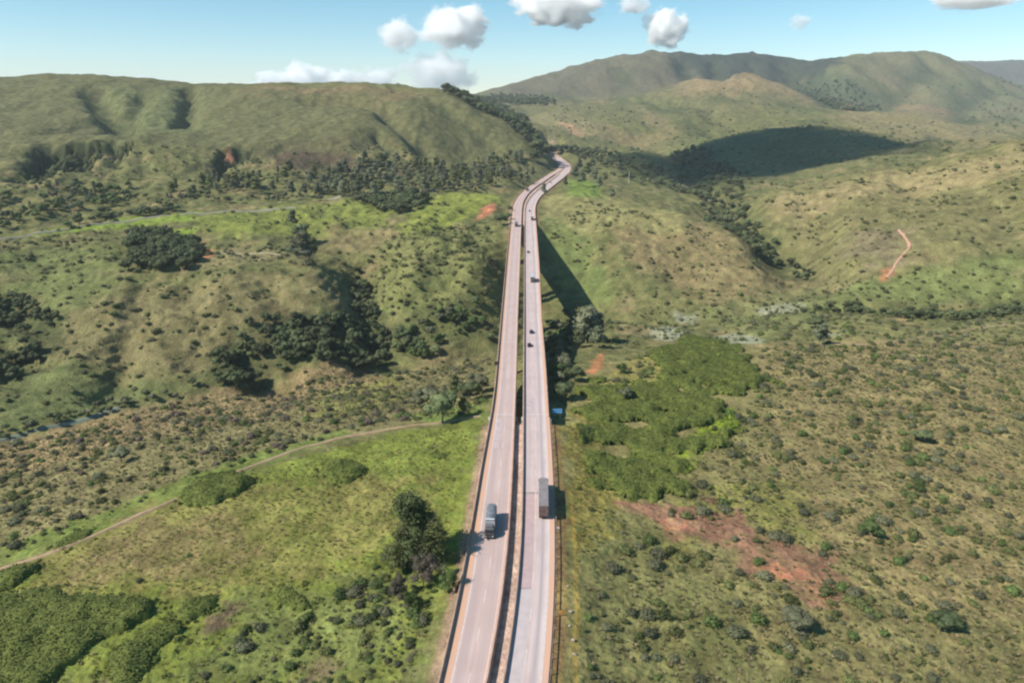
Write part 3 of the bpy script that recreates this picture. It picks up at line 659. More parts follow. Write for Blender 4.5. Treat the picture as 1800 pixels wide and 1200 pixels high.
def viaduct(side, label):
    xm = float(lane_x(side, .5, B0)); root = empty('viaduct', (xm, B0, 0), 0, label, 'viaduct', 'twin viaducts over the valley')
    off = (-xm, -B0, 0)
    def fix(o): o.location = off; return o
    fix(road_piece(side, B0, B1, 'deck', root, z=0.0, kind=None))
    Ys = np.arange(B0, B1+.1, 4.0)
    prof = [(-3.7,-4.4), (3.7,-4.4), (4.3,-.55), (-4.3,-.55)]
    fix(link('box_girder', sweep('box_girder', lambda Y: lane_x(side, .5, Y), Ys, prof), m_conc2, root))
    a, b_ = ('LL','LR') if side == 'L' else ('RL','RR')
    fix(barrier(a, 1, B0, B1, 'parapet', root)); fix(barrier(b_, -1, B0, B1, 'parapet', root))
    for i, Yp in enumerate((265, 311, 357, 403, 449, 495, 541, 587)):
        x = float(lane_x(side, .5, Yp)); zg = float(H(np.array([x]), np.array([Yp]))[0])-2
        bm = bmesh.new(); bm_box(bm, -2.2, 2.2, -1.3, 1.3, zg, -5.6, .15); p = link('pier', from_bm('pier', bm), m_conc2, root, (x-xm, Yp-B0, 0))
        bm = bmesh.new(); bm_box(bm, -3.1, 3.1, -1.6, 1.6, -5.59, -4.42, .1); link('pier_cap', from_bm('pier_cap', bm), m_conc2, p)
    for py in (728, 601, 512, 452, 410):
        Yj = float(on_z(900, py)[1])
        if Yj < B0+1: continue
        o = sheet(side, .06, .94, Yj-.17, Yj+.17, .014, m_joint, 'expansion_joint', None, root, 1); fix(o)
    # abutments
    for Yj, s in ((B0, 1), (B1, -1)):
        x = float(lane_x(side, .5, Yj)); bm = bmesh.new(); bm_box(bm, -5.2, 5.2, -1.2 if s > 0 else -1.5, 1.5 if s > 0 else 1.2, -9, -.52, .05)
        link('abutment', from_bm('abutment', bm), m_conc2, root, (x-xm, Yj-B0, 0))
    return root
viaduct('L', 'left viaduct of the pair, pinkish dusty deck carrying traffic towards the viewer')
viaduct('R', 'right viaduct of the pair, paler worn deck with grey wheel track carrying traffic away')
# barriers of the approaches
def bar_thing(e, sgn, y0, y1, label):
    tag(barrier(e, sgn, y0, y1, 'concrete_barrier'), label, 'barrier', 'concrete barriers of the highway')
for y0, y1, wh in ((20, B0-.15, 'near'), (B1+.15, 1500, 'far')):
    if wh == 'near':
        bar_thing('LL', 1, y0, y1, 'dusty low barrier along the outer left verge, beside the roadside trees')
        bar_thing('LR', -1, y0, y1, 'dusty concrete barrier between the left carriageway and the brown median strip')
        bar_thing('RL', 1, y0, y1, 'dusty concrete barrier between the brown median strip and the right carriageway')
    else:
        bar_thing('LL', 1, y0, 1150, 'far concrete barrier on the outside of the left carriageway curve beyond the viaduct')
        bar_thing('LR', -1, y0, 1150, 'far concrete barrier on the median side of the left carriageway curve beyond the viaduct')
        bar_thing('RL', 1, y0, 1150, 'far concrete barrier on the median side of the right carriageway curve beyond the viaduct')
        bar_thing('RR', -1, y0, 1150, 'far concrete barrier on the outside of the right carriageway curve beyond the viaduct')
# steel guard rail on the right verge
m_rail = noisy('dusty_galvanised_steel', (.36,.27,.22), (.48,.38,.32), .8, .6, metal=.3)
gr = empty('guard_rail', (float(edge('RR', 100)), 100, 0), 0, 'dusty steel guard rail on posts along the right verge before the viaduct', 'guard rail')
Ys = np.arange(40, B0, 4.0)
o = link('rail', sweep('rail', lambda Y: edge('RR', Y)+.35, Ys, [(-.03,.45), (-.07,.53), (-.03,.60), (-.07,.68), (-.03,.76), (.0,.76), (-.03,.68), (.01,.60), (-.03,.53), (.0,.45)]), m_rail, gr); o.location = -gr.location
bm = bmesh.new(); bm_box(bm, -.06, .06, -.09, .09, -.9, .74); pm = from_bm('post', bm); pm.materials.append(m_rail)
for Yp in np.arange(44, B0-2, 4.0):
    link('post', pm, None, gr, (float(edge('RR', Yp)+.46)-gr.location.x, float(Yp)-100, 0))

# ------------------------------------------------------------------ vehicles
m_glass = mat('dark_glass', (.02,.025,.03), .12); m_tyre = mat('tyre_rubber', (.025,.025,.026), .9); m_chrome = mat('wheel_steel', (.35,.35,.36), .45, .6)
m_dark = mat('chassis_black', (.03,.03,.033), .7); m_lamp = mat('lamp_glass', (.75,.75,.7), .2); m_red = mat('tail_lamp_red', (.45,.03,.02), .3)
def wheel_mesh(r, w_):
    bm = bmesh.new(); bm_cyl(bm, (-w_/2,0,0), (w_/2,0,0), r, seg=20); bmesh.ops.bevel(bm, geom=[e for e in bm.edges if len(e.link_faces) == 2 and e.calc_face_angle(0) > 1], offset=.05, segments=2, affect='EDGES'); t = from_bm('tyre', bm); t.materials.append(m_tyre)
    bm = bmesh.new(); bm_cyl(bm, (-w_/2-.012,0,0), (w_/2+.012,0,0), r*.55, seg=16); i = from_bm('rim', bm); i.materials.append(m_chrome); return t, i
WT = wheel_mesh(.5, .3); WC = wheel_mesh(.32, .21)
def add_wheels(root, ms, xs, ys, r):
    for x in xs:
        for y in ys:
            t = link('wheel', ms[0], None, root, (x, y, r)); link('rim', ms[1], None, t)
def taper_box(bm, x, y0, y1, z0, z1, fy=0.0, ry=0.0, tx=0.0, bev=.06):
    """box whose top is narrower: front (y0) pulled back by fy, rear by ry, sides by tx"""
    P_ = [(-x,y0,z0),(x,y0,z0),(x,y1,z0),(-x,y1,z0),(-x+tx,y0+fy,z1),(x-tx,y0+fy,z1),(x-tx,y1-ry,z1),(-x+tx,y1-ry,z1)]
    v = [bm.verts.new(p) for p in P_]; fs = [bm.faces.new([v[i] for i in f]) for f in ((3,2,1,0),(4,5,6,7),(0,1,5,4),(1,2,6,5),(2,3,7,6),(3,0,4,7))]
    if bev: bmesh.ops.bevel(bm, geom=list({e for f in fs for e in f.edges}), offset=bev, segments=2, affect='EDGES')
def truck(loc, rz, label, L_box, H_box, cab_m, box_m, front_m, group=None, rear_m=None, domed=False, cabw=1.2):
    """built with its cab at -Y, box behind"""
    r = empty('truck', loc, rz, label, 'truck', group)
    cl = 2.3; x = 1.27; y0 = cl+.35; y1 = y0+L_box
    bm = bmesh.new(); bm_box(bm, -.45, .45, .4, y1-.2, .62, .95); bm_box(bm, -1.1, 1.1, y1-.35, y1-.2, .45, .7); link('chassis', from_bm('chassis', bm), m_dark, r)
    bm = bmesh.new(); taper_box(bm, cabw, 0, cl, .55, 2.85, .32, .05, .08, .1)
    bm_box(bm, -cabw*.8, cabw*.8, .7, cl-.15, 2.84, 3.35, .12)
    cb = link('cab', from_bm('cab', bm, False), cab_m, r)
    bm = bmesh.new(); V = [(-1.02,.115,1.72),(1.02,.115,1.72),(.96,.27,2.62),(-.96,.27,2.62)]; bm.faces.new([bm.verts.new((a, b_-.035, c_)) for a, b_, c_ in V]); q_ = bmesh.ops.extrude_face_region(bm, geom=bm.faces[:]); [setattr(v, 'co', v.co+Vector((0,.03,0))) for v in q_['geom'] if isinstance(v, bmesh.types.BMVert)]
    link('windscreen', from_bm('windscreen', bm), m_glass, cb)
    for s in (-1, 1):
        bm = bmesh.new(); bm_box(bm, s*(cabw-.035)-.02, s*(cabw-.035)+.02, .5, 1.5, 1.75, 2.5, .01); link('side_window', from_bm('side_window', bm), m_glass, cb)
        bm = bmesh.new(); bm_box(bm, s*(cabw+.14)-.06, s*(cabw+.14)+.06, .12, .22, 1.75, 2.5, .03); bm_cyl(bm, (s*(cabw-.1),.2,2.45), (s*(cabw+.14),.17,2.45), .02); link('mirror', from_bm('mirror', bm), m_dark, cb)
        bm = bmesh.new(); bm_box(bm, s*.9-.18, s*.9+.18, -.05, .03, .75, .95, .02); link('headlight', from_bm('headlight', bm), m_lamp, cb)
        bm = bmesh.new(); bm_box(bm, s*.95-.15, s*.95+.15, y1-.2, y1-.16, .52, .66); link('tail_light', from_bm('tail_light', bm), m_red, r)
    bm = bmesh.new(); bm_box(bm, -1.0, 1.0, -.035, .02, 1.0, 1.5, .02); bm_box(bm, -cabw, cabw, -.12, .2, .4, .7, .05); link('grille', from_bm('grille', bm), m_dark, cb)
    # box, with shallow hoops on the tarpaulin
    bm = bmesh.new(); z0, z1 = 1.02, H_box
    if domed:
        n = max(3, int(L_box/.5)); rings = []
        for i in range(n+1):
            y = y0+L_box*i/n; hoop = .05*(i % 2); sag = .12*random.random()
            pr = [(-x, z0), (-x-hoop*.6, z1-.75), (-x+.12, z1-.28), (-x*.5, z1-.06+hoop), (0, z1+.05+hoop-sag*.5), (x*.5, z1-.06+hoop), (x-.12, z1-.28), (x+hoop*.6, z1-.75), (x, z0)]
            rings.append([bm.verts.new((a, y, b_)) for a, b_ in pr])
        for a, b_ in zip(rings, rings[1:]):
            for j in range(9): bm.faces.new((a[j], a[(j+1) % 9], b_[(j+1) % 9], b_[j]))
        bm.faces.new(rings[0]); bm.faces.new(rings[-1][::-1]); bmesh.ops.recalc_face_normals(bm, faces=bm.faces)
    else:
        bm_box(bm, -x, x, y0, y1, z0, z1, .04)
        k = y0+.6
        while k < y1-.3:
            for s in (-1, 1): bm_box(bm, s*(x+.015)-.018, s*(x+.015)+.018, k-.03, k+.03, z0+.1, z1-.1)
            bm_box(bm, -x+.05, x-.05, k-.03, k+.03, z1-.01, z1+.02); k += 1.2
    bx_ = link('cargo_box', from_bm('cargo_box', bm), box_m, r)
    if front_m:
        bm = bmesh.new(); bm_box(bm, -x+.03, x-.03, y0-.07, y0-.004, 1.3, H_box-.3 if domed else H_box-.05, .02)
        bm_box(bm, -x+.1, x-.1, y0-.05, y0+.7, z1+.06, z1+.12, .02); link('headboard', from_bm('headboard', bm), front_m, bx_)
    for s in (-1, 1):
        bm = bmesh.new(); bm_box(bm, s*.63-.6, s*.63+.6, y1+.004, y1+.05, z0+.1, z1-(.4 if domed else .12), .015)
        for q in (-.35, .35): bm_cyl(bm, (s*.63+q, y1+.075, z0+.15), (s*.63+q, y1+.075, z1-.5), .02, seg=6)
        d_ = link('rear_door', from_bm('rear_door', bm), rear_m or box_m, bx_)
    axles = [1.0] + ([y1-1.4, y1-2.7] if L_box < 9 else [y0+.9, y0+2.2, y1-1.2, y1-2.5, y1-3.8])
    add_wheels(r, WT, (-1.05, 1.05), axles, .5)
    return r
def heading(side, fr, Y):
    a = float(lane_x(side, fr, Y+4)-lane_x(side, fr, Y-4))/8; return -math.atan(a)
m_silver = noisy('silver_tarpaulin', (.09,.10,.115), (.19,.21,.235), .8, .55, coord='obj'); m_white = noisy('white_paint', (.38,.40,.42), (.48,.50,.52), 2, .4, coord='obj')
m_grey_t = noisy('grey_tarpaulin', (.17,.15,.15), (.23,.205,.205), .6, .7, coord='obj'); m_brown_d = noisy('brown_rear_doors', (.115,.07,.06), (.19,.125,.11), 1.3, .8, coord='obj')
m_cabg = mat('grey_cab_paint', (.13,.13,.135), .4); m_cabw = mat('white_cab_paint', (.7,.7,.7), .35); m_cabr = mat('red_brown_cab_paint', (.22,.09,.07), .5); m_mud = noisy('earth_brown_box', (.17,.12,.10), (.26,.19,.16), 1, .8, coord='obj')
def xy_on_road(px, py): a, b_ = on_z(px, py); return float(a), float(b_)
x, y = xy_on_road(860, 947.5); truck((x, y, .01), heading('L', .35, y+5), 'grey box truck with a silver tarpaulin roof driving towards the viewer on the left carriageway', 7.6, 3.9, m_cabg, m_silver, m_white, domed=True)
x, y = xy_on_road(955.5, 914); th = heading('R', .75, y+6); x2 = x+math.sin(-th)*17.0; y2 = y+math.cos(th)*17.0
truck((x2, y2, .01), th+math.pi, 'long grey tarpaulin trailer truck with brown rear doors driving away on the right carriageway', 14.2, 4.3, m_cabg, m_grey_t, None, rear_m=m_brown_d)
x, y = xy_on_road(936, 497); th = heading('R', .55, y+4)
truck((x-math.sin(th)*10.5, y+math.cos(th)*10.5, .01), th+math.pi, 'white roofed truck with dark brown rear driving away mid way over the right viaduct', 7.8, 3.7, m_cabw, m_white, None, rear_m=m_brown_d)
x, y = xy_on_road(935.5, 388); th = heading('R', .55, y+4)
truck((x-math.sin(th)*14, y+math.cos(th)*14, .01), th+math.pi, 'white box truck with brown rear at the far end of the right viaduct', 11, 4.0, m_cabw, m_white, None, rear_m=m_brown_d)
x, y = xy_on_road(907.5, 399); truck((x, y, .01), heading('L', .45, y+4), 'bluish grey truck at the far end of the left viaduct coming closer', 7.5, 3.6, m_cabg, mat('blue_grey_box', (.16,.18,.22), .6), None)
x, y = xy_on_road(926, 336); truck((x, y, .01), heading('L', .45, y+4), 'small dark truck on the far curve of the left carriageway', 7, 3.4, m_cabr, m_mud, None)

def car(loc, rz, label, paint):
    """front at -Y"""
    r = empty('car', loc, rz, label, 'car')
    bm = bmesh.new(); taper_box(bm, .88, 0, 4.3, .3, .85, .12, .08, .06, .12); body = link('body', from_bm('body', bm), paint, r)
    bm = bmesh.new(); taper_box(bm, .78, 1.15, 3.9, .84, 1.45, .75, .45, .16, .06); link('cabin', from_bm('cabin', bm), m_glass, r)
    bm = bmesh.new(); bm_box(bm, -.58, .58, 1.98, 3.38, 1.43, 1.475, .02); link('roof', from_bm('roof', bm), paint, r)
    for s in (-1, 1):
        bm = bmesh.new(); bm_box(bm, s*.62-.16, s*.62+.16, -.01, .1, .58, .72, .02); link('headlight', from_bm('headlight', bm), m_lamp, body)
        bm = bmesh.new(); bm_box(bm, s*.64-.15, s*.64+.15, 4.21, 4.31, .6, .75, .02); link('tail_light', from_bm('tail_light', bm), m_red, body)
    add_wheels(r, WC, (-.8, .8), (.8, 3.45), .32); return r
m_pblack = mat('black_car_paint', (.02,.02,.024), .25); m_pgrey = mat('dark_grey_car_paint', (.06,.065,.075), .3); m_pblue = mat('dark_blue_car_paint', (.03,.05,.10), .3)
for px, py, side, pm_, lab in (
  (930.5, 610.5, 'R', m_pblack, 'black car on the right viaduct, the nearer of two driving close together'),
  (934, 587, 'R', m_pblue, 'dark blue car on the right viaduct, just ahead of the black car'),
  (928.5, 445, 'R', m_pgrey, 'dark grey car far along the right viaduct, alone ahead of the white roofed truck'),
  (931, 372, 'R', m_pblack, 'dark car on the right carriageway just ahead of the far white box truck'),
  (968, 322, 'R', m_pgrey, 'tiny dark car on the distant bend of the right carriageway beside the median tree')):
    x, y = xy_on_road(px, py); th = heading(side, .5, y); car((x-math.sin(th)*4.3, y+math.cos(th)*4.3, .016), th+math.pi, lab, pm_)

# ------------------------------------------------------------------ roadside signs and posts
m_post = mat('galvanised_post', (.35,.34,.33), .5, .4); m_signb = mat('blue_sign_face', (.10,.33,.62), .5); m_signd = mat('dark_sign_back', (.06,.055,.05), .6)
def road_sign(loc, rz, label, w_, h_, z0, face, border=None, legs=2):
    r = empty('road_sign', loc, rz, label, 'road sign')
    for s in ((-1, 1) if legs == 2 else (0,)):
        bm = bmesh.new(); bm_cyl(bm, (s*w_*.32, .08, -.6), (s*w_*.32, .08, z0+h_*.9), .06, seg=8); link('post', from_bm('post', bm), m_post, r)
    bm = bmesh.new(); bm_box(bm, -w_/2, w_/2, -.02, .02, z0, z0+h_, .01); p = link('panel', from_bm('panel', bm), face, r)
    if border:
        bm = bmesh.new(); t = .07
        for a in ((-w_/2+.06, w_/2-.06, z0+.06, z0+.06+t), (-w_/2+.06, w_/2-.06, z0+h_-.06-t, z0+h_-.06), (-w_/2+.06, -w_/2+.06+t, z0+.06+t, z0+h_-.06-t), (w_/2-.06-t, w_/2-.06, z0+.06+t, z0+h_-.06-t)):
            bm_box(bm, a[0], a[1], -.028, -.021, a[2], a[3])
        link('border', from_bm('border', bm), border, p)
    return r
x, y, z = pt(979, 740); road_sign((x, y, z), R(3), 'small blue sign board on two posts beside the start of the right viaduct', 3.6, 1.8, 3.2, m_signb, mat('sign_border', (.35,.52,.68), .4))
Ysg = float(on_z(873, 650)[1]); x = float(edge('LL', Ysg))
road_sign((x+.3, Ysg, .6), R(15), 'dark sign board on a post rising over the left parapet of the left viaduct', 2.0, 1.6, 1.6, m_signd, None, 1)
def marker(loc, label, col_):
    r = empty('marker_post', loc, 0, label, 'marker post')
    bm = bmesh.new(); bm_box(bm, -.09, .09, -.05, .05, -.3, 1.0, .02); p = link('post', from_bm('post', bm), mat('marker_paint', col_, .6), r)
    bm = bmesh.new(); bm_box(bm, -.32, .32, -.04, .04, .82, 1.45, .03); link('plate', from_bm('plate', bm), mat('marker_plate', col_, .5), r)
x, y, z = pt(981, 934); marker((x, y, z), 'pale kilometre marker on the right verge just below the long grey truck', (.72,.58,.52))
x, y, z = pt(985, 1082); marker((x, y, z), 'orange marker post on the brown right verge, near the bottom of the photo', (.65,.28,.06))
# tall thin pole on the spur beyond
x, y, z = pt(1105, 322)
r = empty('utility_pole', (x, y, z), 0, 'thin pale mast standing beside the wooded valley, right of the far road', 'pole')
bm = bmesh.new(); bm_cyl(bm, (0,0,-1), (0,0,19), .45, .3, 8); link('pole', from_bm('pole', bm), mat('pale_pole', (.5,.48,.44), .7), r)
bm = bmesh.new(); bm_box(bm, -1.6, 1.6, -.12, .12, 17.2, 17.5); link('crossarm', from_bm('crossarm', bm), m_post, r)

# ------------------------------------------------------------------ tracks, side road, river
def ribbon(pxl, width, z_up, name, m, kind='structure', jit=0.0, sub=5.0):
    p = np.array(pxl, float); xy = at(p[:, 0], p[:, 1]); s = np.r_[0, np.cumsum(np.hypot(*np.diff(xy, axis=0).T))]
    n = int(s[-1]/sub)+2; t = np.linspace(0, s[-1], n); x = np.interp(t, s, xy[:, 0]); y = np.interp(t, s, xy[:, 1])
    for _ in range(3):
        x[1:-1] = (x[:-2]+x[1:-1]*2+x[2:])/4; y[1:-1] = (y[:-2]+y[1:-1]*2+y[2:])/4
    tx = np.gradient(x); ty = np.gradient(y); l = np.hypot(tx, ty); nx, ny = -ty/l, tx/l
    w_ = width/2*(1+jit*fbm(t/12, t*0+3, 3, 7)*2); cols = 5; V = []
    for k in range(cols):
        f = (k/(cols-1)*2-1); xx = x+nx*w_*f; yy = y+ny*w_*f; zz = H(xx, yy) + z_up - (abs(f) > .9)*z_up*1.4; V.append(np.c_[xx, yy, zz])
    V = np.stack(V, 1).reshape(-1, 3); i = np.arange(n-1)[:, None]*cols+np.arange(cols-1)[None]; i = i.ravel()
    return tag(link(name, mesh_np(name, V, np.c_[i, i+1, i+cols+1, i+cols], True), m), kind=kind)
m_dirt = noisy('track_dirt', (.27,.185,.115), (.38,.27,.17), .4, .95); m_dirt_red = noisy('red_track_dirt', (.36,.20,.13), (.45,.28,.19), .3, .95)
ribbon([(-60,1020),(0,1000),(60,985),(120,962),(180,935),(300,882),(430,825),(520,790),(600,768),(700,752)], 1.5, .5, 'path', m_dirt, jit=.5)
ribbon([(700,752),(760,745),(845,732)], .9, .6, 'path', m_dirt, jit=.5)
ribbon([(1580,405),(1592,420),(1603,433),(1590,448),(1575,458),(1573,470),(1558,490)], 2.6, 1.1, 'path', m_dirt_red, jit=.5)
ribbon([(1440,606),(1560,603),(1620,592),(1700,578),(1800,569)], 1.0, .4, 'path', m_dirt, jit=.5)
ribbon([(280,448),(400,446),(500,447)], 2.2, .5, 'path', noisy('pale_track_dirt', (.26,.23,.14), (.32,.28,.18), .3, .95), jit=.4)
m_side = noisy('pale_side_road', (.20,.18,.13), (.28,.255,.20), .1, .9)
ribbon([(-120,440),(0,421),(100,407),(200,392),(270,383),(350,377),(450,372),(520,366)], 3.0, 1.2, 'road', m_side)
ribbon([(575,352),(700,345),(800,331)], 3.5, 1.2, 'road', m_side)
m_riv = noisy('shallow_river_water', (.12,.15,.115), (.19,.22,.175), .06, .35)
ribbon([(-160,806),(-60,786),(0,771),(80,752),(160,733),(210,716)], 3.4, .5, 'river', m_riv, jit=.35)

# ------------------------------------------------------------------ vegetation
def ico(sub):
    bm = bmesh.new(); bmesh.ops.create_icosphere(bm, subdivisions=sub, radius=1)
    V = np.array([v.co[:] for v in bm.verts]); Fq = np.array([[v.index for v in f.verts] for f in bm.faces]); bm.free(); return V, Fq
ICO = {k: ico(k) for k in (1, 2, 3)}
def n3d(P_, s=0):
    return gnoise(P_[:, 0]+P_[:, 2]*.7, P_[:, 1]-P_[:, 2]*.6+s*3.3, 100+s) + gnoise(P_[:, 2]*1.1+P_[:, 1]*.3, P_[:, 0]*.9-4.2+s, 110+s)
def blob(cx, r, sub, seed, rough=.28, fr=2.2):
    V, Fq = ICO[sub]; V = V.copy(); d = 1+rough*n3d(V*fr+seed*7.1, seed % 40)
    return V*d[:, None]*np.asarray(r)+np.asarray(cx), Fq
def cards(centres, normals, size, rg):
    """leaf-sized triangles facing roughly outwards"""
    n = len(centres); a = rg.normal(size=(n, 3)); nn = normals + rg.normal(scale=.6, size=(n, 3)); nn /= np.linalg.norm(nn, axis=1)[:, None]+1e-9
    t = np.cross(nn, a); t /= np.linalg.norm(t, axis=1)[:, None]+1e-9; b_ = np.cross(nn, t); s = size*rg.uniform(.6, 1.4, (n, 1))
    V = np.stack([centres+t*s, centres-t*s*.5+b_*s*.85, centres-t*s*.5-b_*s*.85], 1).reshape(-1, 3)
    return V, np.arange(n*3).reshape(n, 3)
def join(parts):
    Vs, Fs, k = [], [], 0
    for V, Fq in parts: Vs.append(V); Fs.append(Fq+k); k += len(V)
    return np.concatenate(Vs), np.concatenate(Fs)
def crown_mesh(name, blobs, sub, ncard, csize, seed, m, rough=.28, core=.84, spreadn=.28):
    rg = np.random.default_rng(seed); parts = []
    for i, (c_, r_) in enumerate(blobs):
        r_ = np.asarray(r_, float)*np.ones(3); V, Fq = blob(c_, r_, sub, seed+i*3, rough); parts.append(((V-np.asarray(c_))*core+np.asarray(c_), Fq))
        if ncard:
            k = rg.integers(0, len(V), ncard); nr_ = V[k]-np.asarray(c_); nr_ /= np.linalg.norm(nr_, axis=1)[:, None]
            parts.append(cards(V[k]+nr_*rg.uniform(-spreadn, spreadn*.7, (ncard, 1))*r_.mean()+rg.normal(scale=.1*r_.mean(), size=(ncard, 3)), nr_, csize, rg))
    V, Fq = join(parts); me = mesh_np(name, V, Fq, True); me.materials.append(m); return me
def trunk_mesh(name, h, r, seed, m, limbs=5, spread=.3, top=.7):
    rg = random.Random(seed); bm = bmesh.new(); p = Vector((0,0,-.8)); segs = 5; pts_ = [p]
    for i in range(segs): pts_.append(Vector((rg.uniform(-.03,.03)*h*(i+1)/segs*2, rg.uniform(-.03,.03)*h*(i+1)/segs*2, h*top*(i+1)/segs)))
    for i in range(segs): bm_cyl(bm, pts_[i], pts_[i+1], r*(1-.14*i), r*(1-.14*(i+1)), 7)
    for k in range(limbs):
        b_ = pts_[2+k % 4]; a = rg.uniform(0, 6.28); e = b_+Vector((math.cos(a)*spread*h, math.sin(a)*spread*h, h*.18)); bm_cyl(bm, b_, e, r*.45, r*.15, 5)
    me = from_bm(name, bm); me.materials.append(m); return me
f_scrub = foliage('grey_green_leaves', (.095,.105,.055), (.185,.185,.105))
f_scrub2 = foliage('olive_leaves', (.085,.105,.036), (.175,.185,.066))
f_green = foliage('fresh_green_leaves', (.070,.110,.030), (.140,.185,.055))
f_dark = foliage('dark_leaves', (.050,.066,.028), (.115,.132,.055))
f_euc = foliage('eucalyptus_leaves', (.115,.135,.075), (.210,.215,.130))
f_forest = foliage('forest_leaves', (.065,.092,.038), (.150,.175,.075))
f_dry = foliage('dry_twigs', (.10,.085,.065), (.19,.145,.11))
m_bark = noisy('grey_bark', (.10,.085,.07), (.20,.17,.14), 3, .9, coord='obj'); m_bark_p = noisy('pale_bark', (.25,.22,.18), (.38,.34,.29), 3, .9, coord='obj')
def shrub_variant(seed, m, sub=2, nc=60, nb=4):
    rg = np.random.default_rng(seed); bl = []
    for i in range(nb):
        a = rg.uniform(0, 6.28); d = rg.uniform(0, .55); r_ = rg.uniform(.38, .62); bl.append(((math.cos(a)*d, math.sin(a)*d, r_*.65), (r_, r_, r_*rg.uniform(.7, 1.0))))
    return crown_mesh('shrub', bl, sub, nc, .085, seed, m, .5, .74, .34)
def tall_variant(seed, m, name='crown'):
    rg = np.random.default_rng(seed); bl = []                       # unit height 1, narrow and open
    for i in range(9):
        z = .38+.58*i/8; a = rg.uniform(0, 6.28); d = rg.uniform(.02, .13)*(1.25-z*.6); r_ = rg.uniform(.085, .14)*(1.3-z*.55); bl.append(((math.cos(a)*d, math.sin(a)*d, z), (r_, r_, r_*1.05)))
    return crown_mesh(name, bl, 2, 160, .022, seed, m, .5)
def broad_variant(seed, m, name='crown'):
    rg = np.random.default_rng(seed); bl = [((0,0,.68), (.26,.26,.24))]
    for i in range(8):
        a = i*2*math.pi/8+rg.uniform(-.4, .4); d = rg.uniform(.2, .34); z = rg.uniform(.42, .78); r_ = rg.uniform(.14, .21); bl.append(((math.cos(a)*d, math.sin(a)*d, z), (r_, r_, r_*.85)))
    return crown_mesh(name, bl, 2, 170, .026, seed, m, .5)
SH = [shrub_variant(11+i, mm_, 2, 240, 3+i % 3) for i, mm_ in enumerate((f_scrub, f_scrub2, f_scrub, f_green, f_scrub2, f_dry))]
f_far = foliage('pale_scrub_leaves', (.125,.130,.058), (.215,.205,.105)); f_far2 = foliage('green_scrub_leaves', (.095,.115,.042), (.175,.185,.070))
SHF = [shrub_variant(21+i, mm_, 2, 140, 3+i % 2) for i, mm_ in enumerate((f_far, f_far2, f_far, f_scrub2))]
SHD = [shrub_variant(31+i, mm_, 2, 240, 4) for i, mm_ in enumerate((f_forest, f_green, f_dark))]
TALL = [(tall_variant(51+i, mm_), trunk_mesh('trunk', 1, .016, 60+i, m_bark_p, 5, .12, .9)) for i, mm_ in enumerate((f_euc, f_euc, f_scrub2))]
BROAD = [(broad_variant(71+i, mm_), trunk_mesh('trunk', 1, .028, 80+i, m_bark, 6, .24, .62)) for i, mm_ in enumerate((f_forest, f_scrub, f_green))]
DARK = [(broad_variant(91+i, f_dark), trunk_mesh('trunk', 1, .028, 95+i, m_bark, 6, .24, .62)) for i in range(2)]
for me_ in [t for a in (TALL, BROAD, DARK) for p_ in a for t in p_[1:]]: 
    pass
def tree(x, y, z, h, kind, i, label, group=None, wide=1.0, cat='tree', name='tree'):
    V_ = {'tall': TALL, 'broad': BROAD, 'dark': DARK}[kind]; cr, tk = V_[i % len(V_)]
    r = empty(name, (x, y, z), random.uniform(0, 6.28), label, cat, group)
    link('trunk', tk, None, r, sc=(h, h, h)); link('crown', cr, None, r, sc=(h*wide, h*wide, h)); return r
def shrub(x, y, z, r_, me_, label, group, name='shrub'):
    o = link(name, me_, None, None, (x, y, z-.08*r_), random.uniform(0, 6.28), (r_, r_*random.uniform(.85, 1.15), r_*random.uniform(.75, 1.1)))
    return tag(o, label, 'shrub', group)

def scatter(zn, spacing, seed, clump=0.0, cs=25.0):
    """jittered points inside a ground outline, thinned by a clumping noise"""
    xy = zn if isinstance(zn, np.ndarray) else zone(zn); x0, y0 = xy.min(0); x1, y1 = xy.max(0); rg = np.random.default_rng(seed)
    gx, gy = np.meshgrid(np.arange(x0, x1, spacing), np.arange(y0, y1, spacing)); gx = gx.ravel()+rg.uniform(-.5, .5, gx.size)*spacing; gy = gy.ravel()+rg.uniform(-.5, .5, gy.size)*spacing
    jx = gx+spacing*fbm(gx/20, gy/20, 2, 5)*2; k = inpoly(jx, gy, xy)
    if clump: k &= (fbm(gx/cs, gy/cs, 3, seed % 30+3)+rg.uniform(-.35, .35, gx.size)) > clump
    dl_, a_, b__, w_ = lateral(gx, gy); k &= ((w_ < .5) & ~((dl_ < 1.5) & (gy > B0-10) & (gy < B1+10) & (H(gx, gy) > -14))) | (dl_ > 5.5)
    gx, gy = gx[k], gy[k]; return np.c_[gx, gy, H(gx, gy)]
